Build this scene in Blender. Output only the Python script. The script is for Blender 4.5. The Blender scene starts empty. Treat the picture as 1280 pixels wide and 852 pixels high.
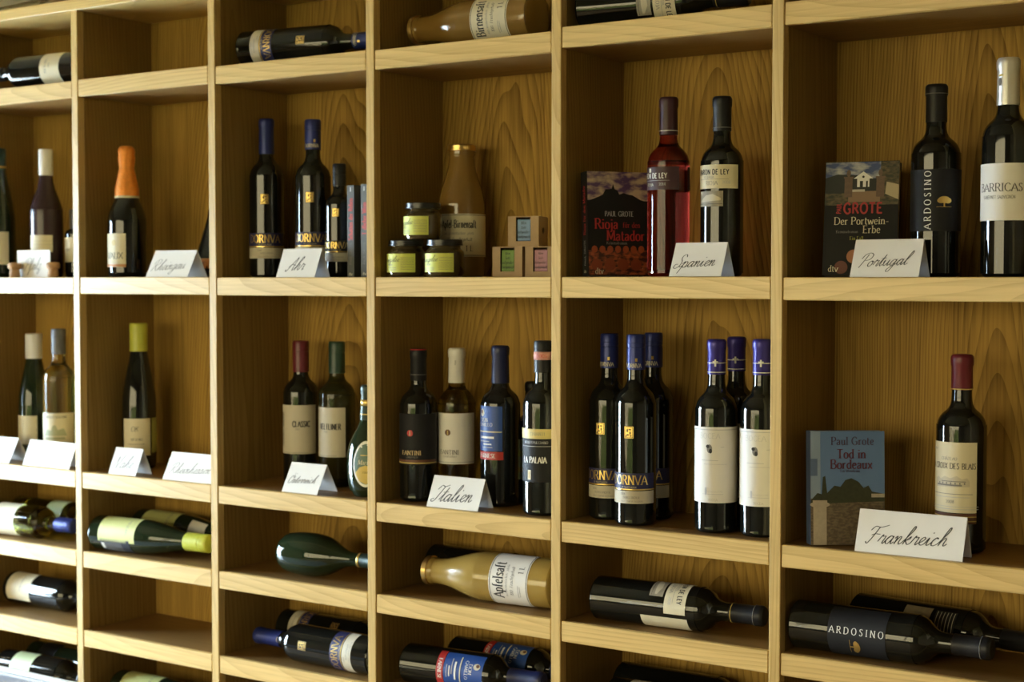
import bpy, bmesh, math, random
from mathutils import Matrix, Vector
random.seed(7)
R_ = math.radians
SC = bpy.context.scene
COL = SC.collection

# ------------------------------------------------------------------ camera
EYE = 1.45                       # height of the eye-level shelf above the floor
CAM = Vector((2.8018, -2.3527, EYE - 0.0075))
YAW, PITCH, FPX = R_(34.342), R_(-2.207), 1943.85
cam_d = bpy.data.cameras.new('camera'); cam = bpy.data.objects.new('camera', cam_d); COL.objects.link(cam)
cam.location = CAM; cam.rotation_euler = (R_(90) + PITCH, 0, YAW)
cam_d.sensor_width = 36; cam_d.lens = FPX / 1280 * 36; cam_d.clip_start = 0.02
cam_d.dof.use_dof = True; cam_d.dof.focus_distance = 2.62; cam_d.dof.aperture_fstop = 4.5
SC.camera = cam

# ------------------------------------------------------------------ world, exposure
wd = bpy.data.worlds.new('world'); SC.world = wd; wd.use_nodes = True
bg = wd.node_tree.nodes['Background']
bg.inputs[0].default_value = (0.64, 0.82, 1.0, 1); bg.inputs[1].default_value = 50.0
SC.view_settings.view_transform = 'Standard'; SC.view_settings.look = 'None'
SC.view_settings.gamma = 1; SC.view_settings.use_curve_mapping = False
SC.view_settings.exposure = 0.55

# room: rack stands along y = 0 .. 0.24, looking towards -y
RX0, RX1, RY0, RY1, RZ = -2.0, 4.6, -4.6, 0.262, 2.72
DOOR = (-1.6, -0.10, 0.06, 1.85)         # glazed opening in the left wall: y0, y1, z0, z1
WINS = [(-1.7, 2.5, 0.45, 2.3)]   # openings in the front wall: x0, x1, z0, z1

def portal(name, loc, rot, sx, sy):
    l = bpy.data.lights.new(name, 'AREA'); l.shape = 'RECTANGLE'; l.size = sx; l.size_y = sy
    l.cycles.is_portal = True
    o = bpy.data.objects.new(name, l); COL.objects.link(o); o.location = loc; o.rotation_euler = rot
portal('door_daylight', (RX0 - 0.02, (DOOR[0]+DOOR[1])/2, (DOOR[2]+DOOR[3])/2), (0, R_(-90), 0), DOOR[3]-DOOR[2], DOOR[1]-DOOR[0])
for (a, b, c, d) in WINS:
    portal('window_daylight', ((a+b)/2, RY0 - 0.02, (c+d)/2), (R_(90), 0, 0), b-a, d-c)

# ------------------------------------------------------------------ pixel -> place
_f = Vector((-math.sin(YAW)*math.cos(PITCH), math.cos(YAW)*math.cos(PITCH), math.sin(PITCH)))
_r = Vector((math.cos(YAW), math.sin(YAW), 0)); _u = _r.cross(_f)
def at(x, y, Y):
    d = _f*FPX + _r*(x-640) - _u*(y-426)
    return CAM + d*((Y-CAM.y)/d.y)

# ------------------------------------------------------------------ materials
MATS = {}
def mat(name, col, rough=0.5, metal=0.0, coat=0.0, trans=0.0, ior=1.5, spec=0.5, var=0.0, vscale=40.0, bump=0.0):
    if name in MATS: return MATS[name]
    m = bpy.data.materials.new(name); m.use_nodes = True; nt = m.node_tree
    b = nt.nodes['Principled BSDF']
    b.inputs['Base Color'].default_value = (*col, 1); b.inputs['Roughness'].default_value = rough
    b.inputs['Metallic'].default_value = metal; b.inputs['Coat Weight'].default_value = coat
    b.inputs['Coat Roughness'].default_value = 0.04
    b.inputs['Transmission Weight'].default_value = trans; b.inputs['IOR'].default_value = ior
    b.inputs['Specular IOR Level'].default_value = spec
    if var or bump:
        tc = nt.nodes.new('ShaderNodeTexCoord'); nz = nt.nodes.new('ShaderNodeTexNoise')
        nz.inputs['Scale'].default_value = vscale; nz.inputs['Detail'].default_value = 5
        nt.links.new(tc.outputs['Object'], nz.inputs['Vector'])
        if var:
            mx = nt.nodes.new('ShaderNodeMix'); mx.data_type = 'RGBA'
            mx.inputs['A'].default_value = (*[c*(1-var) for c in col], 1)
            mx.inputs['B'].default_value = (*[min(1, c*(1+var)) for c in col], 1)
            nt.links.new(nz.outputs['Fac'], mx.inputs['Factor']); nt.links.new(mx.outputs['Result'], b.inputs['Base Color'])
        if bump:
            bp = nt.nodes.new('ShaderNodeBump'); bp.inputs['Strength'].default_value = bump; bp.inputs['Distance'].default_value = 0.002
            nt.links.new(nz.outputs['Fac'], bp.inputs['Height']); nt.links.new(bp.outputs['Normal'], b.inputs['Normal'])
    MATS[name] = m; return m

def oak(name, light, dark, axis, rings=110.0, rough=0.42, fine=0.5, spec=0.5):
    """oak with the grain along `axis` ('x' or 'z'); tilted growth rings give the flame figure"""
    if name in MATS: return MATS[name]
    m = bpy.data.materials.new(name); m.use_nodes = True; nt = m.node_tree; N = nt.nodes; L = nt.links
    b = N['Principled BSDF']; b.inputs['Roughness'].default_value = rough; b.inputs['Specular IOR Level'].default_value = spec
    tc = N.new('ShaderNodeTexCoord'); oi = N.new('ShaderNodeObjectInfo')
    rnd = N.new('ShaderNodeVectorMath'); rnd.operation = 'SCALE'
    cx = N.new('ShaderNodeCombineXYZ'); L.new(oi.outputs['Random'], cx.inputs[0]); L.new(oi.outputs['Random'], cx.inputs[1]); L.new(oi.outputs['Random'], cx.inputs[2])
    L.new(cx.outputs[0], rnd.inputs[0]); rnd.inputs['Scale'].default_value = 7.3
    sp = N.new('ShaderNodeSeparateXYZ'); L.new(tc.outputs['Object'], sp.inputs[0])
    # across (a), along (g), depth (y)
    a, g = (sp.outputs[0], sp.outputs[2]) if axis == 'z' else (sp.outputs[2], sp.outputs[0])
    def math_(op, x, y=None):
        n = N.new('ShaderNodeMath'); n.operation = op
        for i, v in enumerate((x, y)):
            if v is None: continue
            if isinstance(v, (int, float)): n.inputs[i].default_value = v
            else: L.new(v, n.inputs[i])
        return n.outputs[0]
    # wobble, long along the grain
    cb = N.new('ShaderNodeCombineXYZ'); L.new(math_('MULTIPLY', a, 6.0), cb.inputs[0]); L.new(math_('MULTIPLY', g, 1.3), cb.inputs[1]); L.new(math_('MULTIPLY', sp.outputs[1], 6.0), cb.inputs[2])
    ad = N.new('ShaderNodeVectorMath'); ad.operation = 'ADD'; L.new(cb.outputs[0], ad.inputs[0]); L.new(rnd.outputs[0], ad.inputs[1])
    wob = N.new('ShaderNodeTexNoise'); wob.inputs['Scale'].default_value = 1.0; wob.inputs['Detail'].default_value = 2.0; L.new(ad.outputs[0], wob.inputs['Vector'])
    rn = math_('SUBTRACT', math_('FRACT', math_('MULTIPLY', oi.outputs['Random'], 13.7)), 0.5)
    ac = math_('ADD', a, math_('MULTIPLY', rn, 0.2))
    dy = math_('ADD', math_('MULTIPLY', g, 0.055), math_('ADD', sp.outputs[1], math_('MULTIPLY', rn, 0.25)))
    rr = math_('SQRT', math_('ADD', math_('MULTIPLY', ac, ac), math_('MULTIPLY', dy, dy)))
    rr = math_('ADD', rr, math_('MULTIPLY', wob.outputs['Fac'], 0.045))
    ph = math_('FRACT', math_('MULTIPLY', rr, rings))
    # streaky pores
    cp = N.new('ShaderNodeCombineXYZ'); L.new(math_('MULTIPLY', a, 260.0), cp.inputs[0]); L.new(math_('MULTIPLY', g, 6.0), cp.inputs[1]); L.new(math_('MULTIPLY', sp.outputs[1], 260.0), cp.inputs[2])
    ad2 = N.new('ShaderNodeVectorMath'); ad2.operation = 'ADD'; L.new(cp.outputs[0], ad2.inputs[0]); L.new(rnd.outputs[0], ad2.inputs[1])
    por = N.new('ShaderNodeTexNoise'); por.inputs['Scale'].default_value = 1.0; por.inputs['Detail'].default_value = 3.0; L.new(ad2.outputs[0], por.inputs['Vector'])
    # wide tone change
    cw = N.new('ShaderNodeCombineXYZ'); L.new(math_('MULTIPLY', a, 22.0), cw.inputs[0]); L.new(math_('MULTIPLY', g, 1.2), cw.inputs[1])
    ad3 = N.new('ShaderNodeVectorMath'); ad3.operation = 'ADD'; L.new(cw.outputs[0], ad3.inputs[0]); L.new(rnd.outputs[0], ad3.inputs[1])
    wide = N.new('ShaderNodeTexNoise'); wide.inputs['Scale'].default_value = 1.0; wide.inputs['Detail'].default_value = 1.0; L.new(ad3.outputs[0], wide.inputs['Vector'])
    fac = math_('ADD', math_('MULTIPLY', math_('POWER', ph, 2.2), 0.55),
                math_('ADD', math_('MULTIPLY', math_('SUBTRACT', por.outputs['Fac'], 0.5), fine*2.4), math_('MULTIPLY', math_('SUBTRACT', wide.outputs['Fac'], 0.35), 0.7)))
    fac = math_('MINIMUM', math_('MAXIMUM', fac, 0.0), 1.0)
    mx = N.new('ShaderNodeMix'); mx.data_type = 'RGBA'; mx.inputs['A'].default_value = (*light, 1); mx.inputs['B'].default_value = (*dark, 1)
    L.new(fac, mx.inputs['Factor']); L.new(mx.outputs['Result'], b.inputs['Base Color'])
    bp = N.new('ShaderNodeBump'); bp.inputs['Strength'].default_value = 0.12; bp.inputs['Distance'].default_value = 0.001; bp.invert = True
    L.new(fac, bp.inputs['Height']); L.new(bp.outputs['Normal'], b.inputs['Normal'])
    MATS[name] = m; return m

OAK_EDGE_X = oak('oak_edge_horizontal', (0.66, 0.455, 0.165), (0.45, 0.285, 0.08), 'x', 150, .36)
OAK_SIDE_SHADED = oak('oak_upright_shaded', (0.30, 0.19, 0.052), (0.18, 0.10, 0.020), 'z', 110, .5, .5, .25)  # inner sides: compartment shade put into a darker oak colour
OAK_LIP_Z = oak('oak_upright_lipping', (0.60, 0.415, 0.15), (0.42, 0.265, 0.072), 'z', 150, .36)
OAK_BOARD_SHADED = oak('oak_board_shaded', (0.26, 0.145, 0.042), (0.16, 0.08, 0.018), 'x', 120, .45, .5, .35)  # board tops and undersides: shade between shelves put into the colour
OAK_BACK = oak('oak_back_panel', (0.44, 0.262, 0.056), (0.135, 0.070, 0.010), 'z', 235, .6, .5, .15)

# ------------------------------------------------------------------ mesh helpers
def mk(name, verts, faces, m, parent=None, smooth=False, mats=None, fmat=None):
    me = bpy.data.meshes.new(name); me.from_pydata([tuple(v) for v in verts], [], faces)
    for x in (mats or [m]): me.materials.append(x)
    if fmat: me.polygons.foreach_set('material_index', fmat)
    if smooth: me.polygons.foreach_set('use_smooth', [True]*len(me.polygons))
    me.update()
    o = bpy.data.objects.new(name, me); COL.objects.link(o)
    if parent is not None: o.parent = parent
    return o
class MB:
    def __init__(s): s.v = []; s.f = []
    def add(s, v, f):
        n = len(s.v); s.v += [tuple(x) for x in v]; s.f += [tuple(i+n for i in q) for q in f]; return s
    def box(s, x0, x1, y0, y1, z0, z1):
        return s.add([(x0,y0,z0),(x1,y0,z0),(x1,y1,z0),(x0,y1,z0),(x0,y0,z1),(x1,y0,z1),(x1,y1,z1),(x0,y1,z1)],
                     [(0,3,2,1),(4,5,6,7),(0,1,5,4),(1,2,6,5),(2,3,7,6),(3,0,4,7)])
    def cbox(s, x0, x1, y0, y1, z0, z1, c=0.0015):
        """box with chamfered edges"""
        X = (x0, x0+c, x1-c, x1); Y = (y0, y0+c, y1-c, y1); Z = (z0, z0+c, z1-c, z1)
        bm = bmesh.new()
        pts = []
        for ix in (0, 3):
            for iy in (0, 3):
                for iz in (0, 3):
                    jx, jy, jz = (1 if ix == 0 else 2), (1 if iy == 0 else 2), (1 if iz == 0 else 2)
                    pts += [(X[ix], Y[jy], Z[jz]), (X[jx], Y[iy], Z[jz]), (X[jx], Y[jy], Z[iz])]
        for q in pts: bm.verts.new(q)
        r = bmesh.ops.convex_hull(bm, input=bm.verts)
        bmesh.ops.dissolve_limit(bm, angle_limit=0.02, verts=bm.verts, edges=bm.edges)
        bm.verts.index_update()
        s.add([v.co[:] for v in bm.verts], [[v.index for v in f.verts] for f in bm.faces]); bm.free()
        return s
    def lathe(s, prof, n=36, close=True):
        """prof: list of (r, z) from the bottom up"""
        k = len(s.v)
        for r, z in prof:
            for i in range(n):
                a = 2*math.pi*i/n; s.v.append((r*math.sin(a), -r*math.cos(a), z))
        for j in range(len(prof)-1):
            for i in range(n):
                i2 = (i+1) % n
                s.f.append((k+j*n+i, k+j*n+i2, k+(j+1)*n+i2, k+(j+1)*n+i))
        if close:
            s.f.append(tuple(k+i for i in reversed(range(n)))); s.f.append(tuple(k+(len(prof)-1)*n+i for i in range(n)))
        return s
    def build(s, name, m, parent=None, smooth=False): return mk(name, s.v, s.f, m, parent, smooth)

def smooth_by_angle(o, deg=35):
    me = o.data
    bm = bmesh.new(); bm.from_mesh(me)
    for f in bm.faces: f.smooth = True
    for e in bm.edges:
        if len(e.link_faces) == 2 and e.calc_face_angle(0) > R_(deg): e.smooth = False
    bm.to_mesh(me); bm.free(); return o

def tag(o, label=None, cat=None, group=None, kind=None):
    if label: o['label'] = label
    if cat: o['category'] = cat
    if group: o['group'] = group
    if kind: o['kind'] = kind
    return o
def thing(name, label, cat, M=None, group=None):
    o = bpy.data.objects.new(name, None); COL.objects.link(o); o.empty_display_size = 0.02
    if M is not None: o.matrix_world = M
    return tag(o, label, cat, group)
def struct(o): o['kind'] = 'structure'; return o

# ------------------------------------------------------------------ lettering: stroked glyphs
GL = {
'A': (.78, ['0 0 .39 1 .78 0', '.13 .34 .65 .34']), 'B': (.66, ['.1 0 .1 1', '~.1 1 .42 .98 .53 .77 .4 .56 .1 .53', '~.1 .53 .48 .5 .62 .27 .46 .03 .1 0']),
'C': (.74, ['~.68 .8 .54 .97 .38 1 .14 .8 .06 .5 .14 .2 .38 0 .56 .03 .7 .22']), 'D': (.78, ['.1 0 .1 1', '~.1 1 .42 .97 .66 .78 .72 .5 .66 .22 .42 .03 .1 0']),
'E': (.62, ['.1 0 .1 1', '.1 .98 .56 .98', '.1 .52 .46 .52', '.1 .02 .58 .02']), 'F': (.58, ['.1 0 .1 1', '.1 .98 .55 .98', '.1 .52 .44 .52']),
'G': (.8, ['~.68 .8 .54 .97 .38 1 .14 .8 .06 .5 .14 .2 .38 0 .56 .03 .68 .14', '.68 .06 .68 .42', '.48 .42 .76 .42']), 'H': (.78, ['.1 0 .1 1', '.68 0 .68 1', '.1 .52 .68 .52']),
'I': (.3, ['.15 0 .15 1']), 'J': (.42, ['~.28 1 .28 .3 .24 .0 .02 -.08']), 'K': (.74, ['.1 0 .1 1', '.62 1 .14 .48', '.26 .58 .68 0']), 'L': (.6, ['.1 0 .1 1', '.1 .02 .56 .02']),
'M': (.92, ['.1 0 .12 1', '.12 1 .46 .12', '.46 .12 .8 1', '.8 1 .82 0']), 'N': (.8, ['.1 0 .1 1', '.1 1 .68 .02', '.68 0 .68 1']), 'O': (.84, ['~.42 1 .16 .84 .07 .5 .16 .16 .42 0 .68 .16 .77 .5 .68 .84 .42 1']),
'P': (.62, ['.1 0 .1 1', '~.1 1 .44 .97 .57 .74 .44 .5 .1 .46']), 'R': (.7, ['.1 0 .1 1', '~.1 1 .44 .97 .56 .75 .44 .53 .1 .5', '.34 .5 .66 0']),
'S': (.56, ['~.48 .84 .36 .98 .18 .95 .09 .77 .2 .6 .4 .45 .48 .24 .36 .03 .16 .02 .06 .18']), 'T': (.68, ['.34 0 .34 1', '.02 .98 .66 .98']),
'U': (.76, ['.1 1 .1 .4', '~.1 .42 .14 .12 .38 0 .6 .12 .66 .42', '.66 .4 .66 1']), 'V': (.74, ['0 1 .37 0', '.37 0 .74 1']), 'W': (1.02, ['0 1 .26 0', '.26 0 .51 .9', '.51 .9 .76 0', '.76 0 1.02 1']),
'X': (.72, ['.02 1 .7 0', '.68 1 .02 0']), 'Y': (.7, ['0 1 .35 .48', '.7 1 .35 .48', '.35 .5 .35 0']), 'Z': (.64, ['.05 .98 .58 .98', '.58 .98 .04 .02', '.04 .02 .6 .02']),
'a': (.5, ['~.08 .5 .2 .63 .36 .56 .38 .4', '.38 .42 .38 .06 .46 .02', '~.38 .38 .16 .32 .06 .16 .16 .0 .38 .12']), 'b': (.54, ['.1 0 .1 1', '~.1 .5 .28 .63 .46 .48 .48 .3 .4 .06 .24 0 .1 .1']),
'c': (.45, ['~.4 .5 .26 .63 .1 .5 .06 .3 .12 .08 .26 0 .42 .1']), 'd': (.55, ['.44 0 .44 1', '~.44 .5 .28 .63 .1 .48 .06 .3 .14 .06 .28 0 .44 .12']),
'e': (.48, ['.08 .34 .42 .36', '~.42 .36 .38 .56 .25 .63 .1 .5 .06 .3 .13 .08 .27 0 .42 .1']), 'f': (.34, ['.13 0 .13 .7', '~.13 .7 .18 .94 .36 .98', '.02 .6 .3 .6']),
'g': (.52, ['~.42 .5 .26 .63 .1 .5 .07 .32 .16 .12 .3 .1 .42 .24', '.42 .62 .42 0', '~.42 0 .38 -.24 .2 -.3 .06 -.22']), 'h': (.56, ['.1 0 .1 1', '~.1 .44 .28 .63 .42 .54 .45 .36', '.45 .4 .45 0']),
'i': (.26, ['.13 0 .13 .62', '.13 .82 .13 .92']), 'j': (.26, ['~.15 .62 .15 0 .1 -.24 -.04 -.28', '.15 .82 .15 .92']), 'k': (.53, ['.1 0 .1 1', '.44 .62 .12 .26', '.22 .38 .5 0']), 'l': (.26, ['.13 0 .13 1']),
'm': (.82, ['.1 0 .1 .62', '~.1 .44 .25 .63 .38 .54 .4 .36', '.4 .4 .4 0', '~.4 .44 .55 .63 .68 .54 .7 .36', '.7 .4 .7 0']), 'n': (.56, ['.1 0 .1 .62', '~.1 .44 .28 .63 .42 .54 .45 .36', '.45 .4 .45 0']),
'o': (.53, ['~.26 .63 .1 .52 .06 .31 .1 .1 .26 0 .43 .1 .47 .31 .43 .52 .26 .63']), 'p': (.55, ['.1 -.3 .1 .62', '~.1 .5 .28 .63 .46 .48 .48 .3 .4 .06 .24 0 .1 .12']),
'r': (.4, ['.1 0 .1 .62', '~.1 .42 .22 .6 .38 .58']), 's': (.42, ['~.36 .52 .22 .64 .1 .54 .12 .4 .3 .28 .36 .12 .22 0 .06 .1']), 't': (.34, ['~.14 .86 .14 .16 .22 .0 .34 .06', '.02 .62 .32 .62']),
'u': (.56, ['.1 .62 .1 .24', '~.1 .26 .14 .04 .28 0 .44 .18', '.44 .62 .44 0']), 'v': (.5, ['.02 .62 .25 0', '.25 0 .48 .62']), 'w': (.74, ['.02 .62 .2 0', '.2 0 .37 .56', '.37 .56 .54 0', '.54 0 .72 .62']),
'x': (.5, ['.04 .62 .46 0', '.46 .62 .04 0']), 'y': (.5, ['.02 .62 .26 0', '.48 .62 .16 -.28']), 'z': (.46, ['.06 .6 .4 .6', '.4 .6 .05 .02', '.05 .02 .42 .02']),
'0': (.6, ['~.3 1 .1 .8 .06 .5 .1 .2 .3 0 .5 .2 .54 .5 .5 .8 .3 1']), '1': (.36, ['.2 0 .2 1', '.2 1 .05 .85']), '2': (.58, ['~.08 .75 .16 .96 .34 1 .48 .84 .44 .6 .08 .04', '.08 .03 .54 .03']), '4': (.6, ['.44 0 .44 1', '.44 1 .04 .3', '.04 .3 .56 .3']),
'8': (.58, ['~.3 1 .12 .78 .3 .54 .48 .28 .3 0 .1 .28 .3 .54 .46 .78 .3 1']), '-': (.4, ['.05 .32 .35 .32']), "'": (.2, ['.1 1 .1 .8']), '.': (.22, ['.1 0 .1 .1']), '&': (.7, ['~.66 .0 .2 .6 .2 .95 .4 .95 .4 .7 .08 .3 .2 0 .45 .05 .64 .4']),
}
GL['ü'] = (.56, GL['u'][1] + ['.18 .82 .18 .92', '.36 .82 .36 .92'])
GL['Â'] = (.78, GL['A'][1] + ['.26 1.1 .39 1.24 .52 1.1'])
SCR = {   # joined handwriting
'a': (.56, ['~0 .12 .1 .3 .28 .5 .42 .42 .25 .5 .08 .3 .1 .05 .25 .02 .42 .35 .43 .48 .4 .15 .45 .0 .58 .14']), 'c': (.44, ['~0 .12 .2 .45 .36 .42 .25 .5 .08 .3 .1 .05 .25 0 .46 .14']),
'e': (.44, ['~0 .12 .2 .2 .36 .38 .27 .5 .12 .35 .12 .1 .28 0 .46 .14']), 'f': (.42, ['~0 .12 .3 .6 .45 1.0 .36 1.12 .24 .8 .15 .1 .08 -.4 -.02 -.45 .08 -.15 .44 .16']),
'g': (.54, ['~.42 .42 .25 .5 .08 .3 .1 .05 .25 .02 .42 .35 .43 .48 .36 -.1 .2 -.5 .0 -.42 .16 -.15 .56 .14']), 'h': (.55, ['~0 .12 .25 .6 .4 1.0 .32 1.12 .2 .7 .1 0', '~.1 0 .16 .25 .3 .47 .4 .42 .36 .15 .42 0 .57 .14']),
'i': (.34, ['~0 .12 .15 .48 .12 .12 .2 0 .36 .14', '.24 .74 .27 .8']), 'k': (.54, ['~0 .12 .25 .6 .4 1.0 .32 1.12 .2 .7 .1 0', '~.12 .15 .4 .5 .36 .32 .18 .25 .38 0 .56 .14']),
'l': (.34, ['~0 .12 .25 .6 .38 1.0 .29 1.12 .15 .6 .12 .1 .2 0 .36 .14']), 'n': (.54, ['~0 .35 .12 .49 .1 0', '~.1 0 .16 .25 .28 .47 .37 .42 .33 .15 .4 0 .56 .14']),
'o': (.48, ['~.3 .48 .12 .4 .06 .15 .2 0 .36 .15 .37 .38 .28 .48 .3 .4 .5 .4']), 'p': (.52, ['~0 .3 .16 .52 .05 -.1 -.04 -.5', '~.04 .1 .25 .48 .42 .42 .4 .12 .24 0 .1 .1', '~.24 0 .38 .02 .54 .14']),
'r': (.42, ['~0 .12 .15 .54 .2 .44 .36 .46 .3 .1 .36 0 .44 .12']), 's': (.42, ['~0 .12 .2 .52 .27 .34 .28 .1 .14 0 .0 .07 .2 .02 .44 .14']), 't': (.36, ['~0 .12 .18 .5 .3 .95 .2 .4 .16 .1 .24 0 .38 .14', '.04 .62 .44 .66']),
'u': (.56, ['~0 .25 .1 .48 .08 .15 .18 0 .36 .22 .42 .48 .4 .15 .45 0 .58 .14']), 'z': (.44, ['~0 .42 .15 .5 .34 .48 .05 .02 .2 .0 .3 -.1 .18 -.4 .0 -.4 .1 -.15 .46 .12']),
'P': (.7, ['~.12 -.05 .3 .6 .4 1.05', '~.0 .7 .15 1.05 .55 1.15 .8 .95 .7 .62 .35 .52']), 'R': (.86, ['~.1 -.05 .28 .6 .38 1.05', '~.0 .7 .15 1.05 .55 1.15 .76 .95 .62 .64 .36 .55 .5 .25 .7 0 .88 .12']),
'A': (.76, ['~-.1 .1 .05 -.05 .35 .6 .62 1.1 .58 .5 .6 .02 .76 .12', '~.12 .3 .3 .5 .72 .42']), 'S': (.66, ['~.72 .9 .6 1.12 .36 1.05 .32 .8 .5 .5 .46 .15 .22 -.05 .0 .05 .05 .3 .25 .3', '~.46 .15 .56 .05 .7 .14']),
'N': (.9, ['~-.05 .05 .08 0 .24 .6 .3 1.05 .42 .5 .52 0 .7 .65 .86 1.12 1.0 1.1']), 'Ö': (.8, ['~.5 1.05 .2 .9 .08 .4 .25 0 .55 .1 .75 .6 .62 1.0 .42 1.0 .5 .8 .85 .85', '.42 1.25 .44 1.32', '.66 1.25 .68 1.32']),
'F': (.78, ['~.02 .1 .15 -.02 .3 .3 .48 1.0', '~.02 .8 .2 1.05 .55 1.0 1.0 1.15', '~.2 .5 .4 .58 .72 .56']), 'I': (.62, ['~.1 .8 .28 1.08 .55 1.0 .85 1.12', '~.56 1.02 .42 .5 .3 .08 .12 -.02 .0 .12 .2 .2']),
}
ST = {  # nib half-width / half-height in cap heights, serif, shear, tracking
'serif': (.062, .026, True, 0, .07), 'serifb': (.085, .036, True, 0, .06), 'italic': (.05, .022, True, .22, .04), 'sans': (.045, .045, False, 0, .08), 'sansb': (.085, .085, False, 0, .12),
'slab': (.082, .045, True, 0, .05), 'wide': (.062, .03, True, 0, .42), 'hair': (.03, .02, True, 0, .1), 'script': (.036, .020, False, .46, 0.0), 'gothic': (.062, .036, True, 0, .06),
}
def _cr(P, k=5):
    if len(P) < 3: return P
    closed = (P[0] == P[-1]); out = []; n = len(P)
    for i in range(n-1):
        p1, p2 = P[i], P[i+1]
        p0 = P[i-1] if i else (P[-2] if closed else P[0]); p3 = P[i+2] if i+2 < n else (P[1] if closed else P[-1])
        for j in range(k):
            t = j/k
            out.append(tuple(.5*((2*p1[c])+(p2[c]-p0[c])*t+(2*p0[c]-5*p1[c]+4*p2[c]-p3[c])*t*t+(3*p1[c]-p0[c]-3*p2[c]+p3[c])*t**3) for c in (0, 1)))
    out.append(P[-1]); return out
def text2d(s, size, style='serif', align='c', wscale=1.0):
    """flat strips for a word: lists of verts and faces, centred at the origin"""
    na, nb, serif, shear, track = ST[style]; tab = SCR if style == 'script' else GL
    V, F = [], []; x = 0
    def strip(P):
        n0 = len(V); m = len(P)
        for i in range(m):
            a, b = P[max(i-1, 0)], P[min(i+1, m-1)]; dx, dy = b[0]-a[0], b[1]-a[1]; l = math.hypot(dx, dy) or 1
            nx, ny = -dy/l, dx/l; w = math.sqrt((na*nx)**2+(nb*ny)**2)
            V.append((P[i][0]+nx*w, P[i][1]+ny*w)); V.append((P[i][0]-nx*w, P[i][1]-ny*w))
        for i in range(m-1): F.append((n0+2*i, n0+2*i+1, n0+2*i+3, n0+2*i+2))
    for ch in s:
        if ch == ' ': x += .36; continue
        g = tab.get(ch) or tab.get(ch.lower()) or GL.get(ch)
        if not g: x += .4; continue
        for st in g[1]:
            sm = st.startswith('~'); q = [float(t) for t in st.lstrip('~').split()]
            P = [(q[i], q[i+1]) for i in range(0, len(q), 2)]
            D = P
            if sm: P = _cr(P, 4)
            else: D = [(a[0]+(b[0]-a[0])*j/4, a[1]+(b[1]-a[1])*j/4) for a, b in zip(P, P[1:]) for j in range(4)]+[P[-1]]
            strip([(x+px*wscale, py) for px, py in (P if sm else D)])
            if serif and not sm:
                for e, o in ((P[0], P[1]), (P[-1], P[-2])):
                    if abs(e[0]-o[0]) < .65*abs(e[1]-o[1]) and min(abs(e[1]-t) for t in (0, 1, .62, -.3)) < .015:
                        d = nb if e[1] < .1 else -nb
                        strip([(x+(e[0]-.13)*wscale, e[1]+d), (x+(e[0]+.13)*wscale, e[1]+d)])
        x += g[0]*wscale+track
    tot = x-track
    off = {'c': -tot/2, 'l': 0, 'r': -tot}[align]
    return [((vx+off+(vy-.5)*shear)*size, (vy-.5)*size) for vx, vy in V], F

# ink items live in (u, v) metres on a label; they are grouped by material into child meshes
def T(s, u, v, size, m, style='serif', rot=0, align='c', ws=1.0):
    V, F = text2d(s, size, style, align, ws); c, sn = math.cos(R_(rot)), math.sin(R_(rot))
    return ('lettering', m, [(u+a*c-b*sn, v+a*sn+b*c) for a, b in V], F)
def B(u, v, w, h, m, name='printed_band'):
    n = max(1, int(w/0.004)); V = []; F = []
    for i in range(n+1):
        x = u-w/2+w*i/n; V += [(x, v-h/2), (x, v+h/2)]
    for i in range(n): F.append((2*i, 2*i+2, 2*i+3, 2*i+1))
    return (name, m, V, F)
def E_(u, v, rx, ry, m, name='printed_emblem', n=20):
    k = max(1, int(rx/.004)); V = [(u, v)]; F = [(0, 1+i, 1+(i+1) % n) for i in range(n)]
    for j in range(1, k+1): V += [(u+rx*j/k*math.cos(2*math.pi*i/n), v+ry*j/k*math.sin(2*math.pi*i/n)) for i in range(n)]
    for j in range(k-1): F += [(1+j*n+i, 1+(j+1)*n+i, 1+(j+1)*n+(i+1) % n, 1+j*n+(i+1) % n) for i in range(n)]
    return (name, m, V, F)
def PG(pts, m, name='printed_picture'):
    bm = bmesh.new(); bm.faces.new([bm.verts.new((a, b, 0)) for a, b in pts]); bmesh.ops.triangulate(bm, faces=bm.faces[:])
    for _ in range(3):
        lg = [e for e in bm.edges if e.calc_length() > .006]
        if lg: bmesh.ops.subdivide_edges(bm, edges=lg, cuts=1); bmesh.ops.triangulate(bm, faces=bm.faces[:])
    bm.verts.index_update(); out = ([v.co[:2] for v in bm.verts], [tuple(v.index for v in f.verts) for f in bm.faces]); bm.free()
    return (name, m, out[0], out[1])
def ink(items, mapf, parent):
    """mapf(u, v, lift) -> local point"""
    for k, (nm, m, V, F) in enumerate(items):
        o = mk(nm, [mapf(a, b, 0.00024+0.00006*k) for a, b in V], F, m, parent)
        if nm == 'lettering': o['kind'] = 'stuff'

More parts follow.
